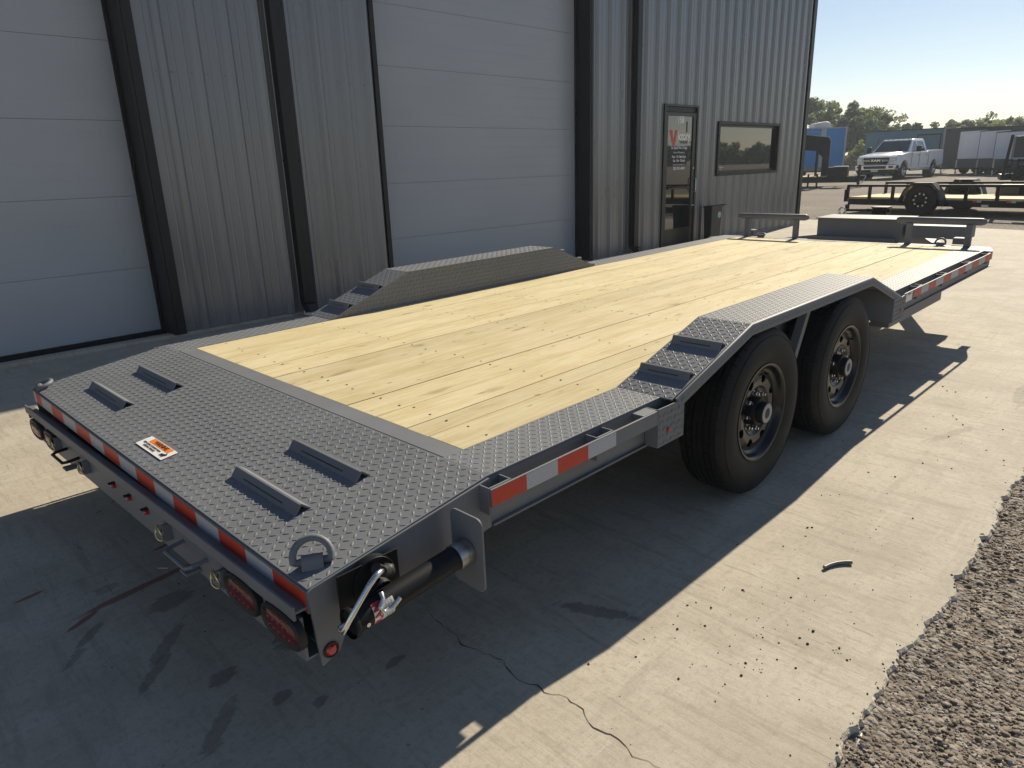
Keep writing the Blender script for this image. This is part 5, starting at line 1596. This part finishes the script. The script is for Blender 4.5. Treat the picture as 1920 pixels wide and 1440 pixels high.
fl = ['wispy grey mesquite at the left end of the hedge line above the cargo trailers', 'wispy grey mesquite above the plain charcoal cargo trailer', 'feathery green mesquite above the white fronted trailers', 'tallest grey-green tree above the white fronted trailers', 'green tree above the tan cargo trailer', 'grey-green tree near the right edge of the picture', 'green tree at the right edge of the picture']
for k, ((x, y, h, rr, mt, sp), lb) in enumerate(zip(fx_, fl)):
    tree(lb, x, y, h*1.06, rr*1.1, h*.46, mt, 4600, .15, sparse=sp, seed=30+k, z0=.2, limbs=12)
tree('bright yellow-green shrub beside the pickup', 70.0, 22.3, 2.6, 1.0, 1.25, 'leaf_bright', 900, .15, seed=50, group=None, name='shrub', trunk_h=.5)
tree('pale dry weeds under the white pipe rail', 69.0, 22.9, 1.3, 1.5, .6, 'weed', 900, .14, seed=51, group=None, name='shrub', trunk_h=.3)
# line of trees across the road, mirrored in the office glass
for k in range(9):
    a = R_(-20.5-2.2*k); d = 215+10*math.sin(k*2.1)
    tree('broad tree across the road, seen only as a dark reflection in the office window', 12+d*math.cos(a), d*math.sin(a), 6.3+1.1*math.sin(k*1.7+1), 5.6, 3.0, 'leaf', 2600, .8, seed=70+k, group='trees mirrored in the office glass', z0=-.06, trunk_h=1.2)

# ================================================================== SMALL THINGS ON THE GROUND
m_ = MB().tube([(1.105, -1.775, .009), (1.135, -1.783, .009), (1.165, -1.797, .009), (1.19, -1.816, .009), (1.208, -1.837, .009)], .0075, 10)
tag(m_.build('metal_tube_scrap', 'rust', None, smooth=50), 'bent scrap of metal tube lying on the sunlit concrete', 'tube')
m_ = MB().tube([(.33, -2.165, -.03), (.36, -2.16, -.022), (.40, -2.158, -.020), (.415, -2.15, -.024)], .004, 6); m_.tube([(.36, -2.16, -.022), (.345, -2.175, -.03), (.30, -2.18, -.04)], .003, 6)
tag(m_.build('wire_scrap', 'rust', None, smooth=50), 'forked scrap of grey wire at the broken concrete edge', 'wire')
m_ = MB().tube([(-.612, .148, .003), (-.585, .118, .003)], .0025, 6)
tag(m_.build('pale_stick', 'whitewood', None), 'pale splinter on the shaded concrete behind the trailer', 'stick')
for k, (x, y, a, L, lb) in enumerate([(1.62, -2.44, .6, .035, 'short pale twig on the gravel near the right edge'), (.62, -2.30, 1.2, .05, 'dry twig on the gravel close to the concrete'), (.52, -2.36, 2.1, .07, 'longest dry twig on the gravel, lying along the concrete'), (.42, -2.48, .2, .04, 'pale twig on the gravel near the bottom corner')]):
    m_ = MB().tube([(x, y, -.028), (x+L*.5*math.cos(a), y+L*.5*math.sin(a)+.004, -.024), (x+L*math.cos(a), y+L*math.sin(a), -.028)], .0022, 5)
    tag(m_.build('twig', 'whitewood', None), lb, 'twig', 'twigs on the gravel')

# ================================================================== HAZE
hz = MB().box(-20, 330, -300, 120, -1.1, 13)
hm = bpy.data.materials.new('haze_air'); hm.use_nodes = True
hn = hm.node_tree
hn.nodes.remove(hn.nodes['Principled BSDF'])
pv_ = hn.nodes.new('ShaderNodeVolumePrincipled')
pv_.inputs['Color'].default_value = (.80, .90, 1.0, 1); pv_.inputs['Density'].default_value = .0009; pv_.inputs['Anisotropy'].default_value = .3
hn.links.new(pv_.outputs[0], hn.nodes['Material Output'].inputs['Volume'])
M['haze'] = hm
tag(hz.build('haze', 'haze', None, smooth=0), 'thin pale dust haze over the lot', kind='stuff')
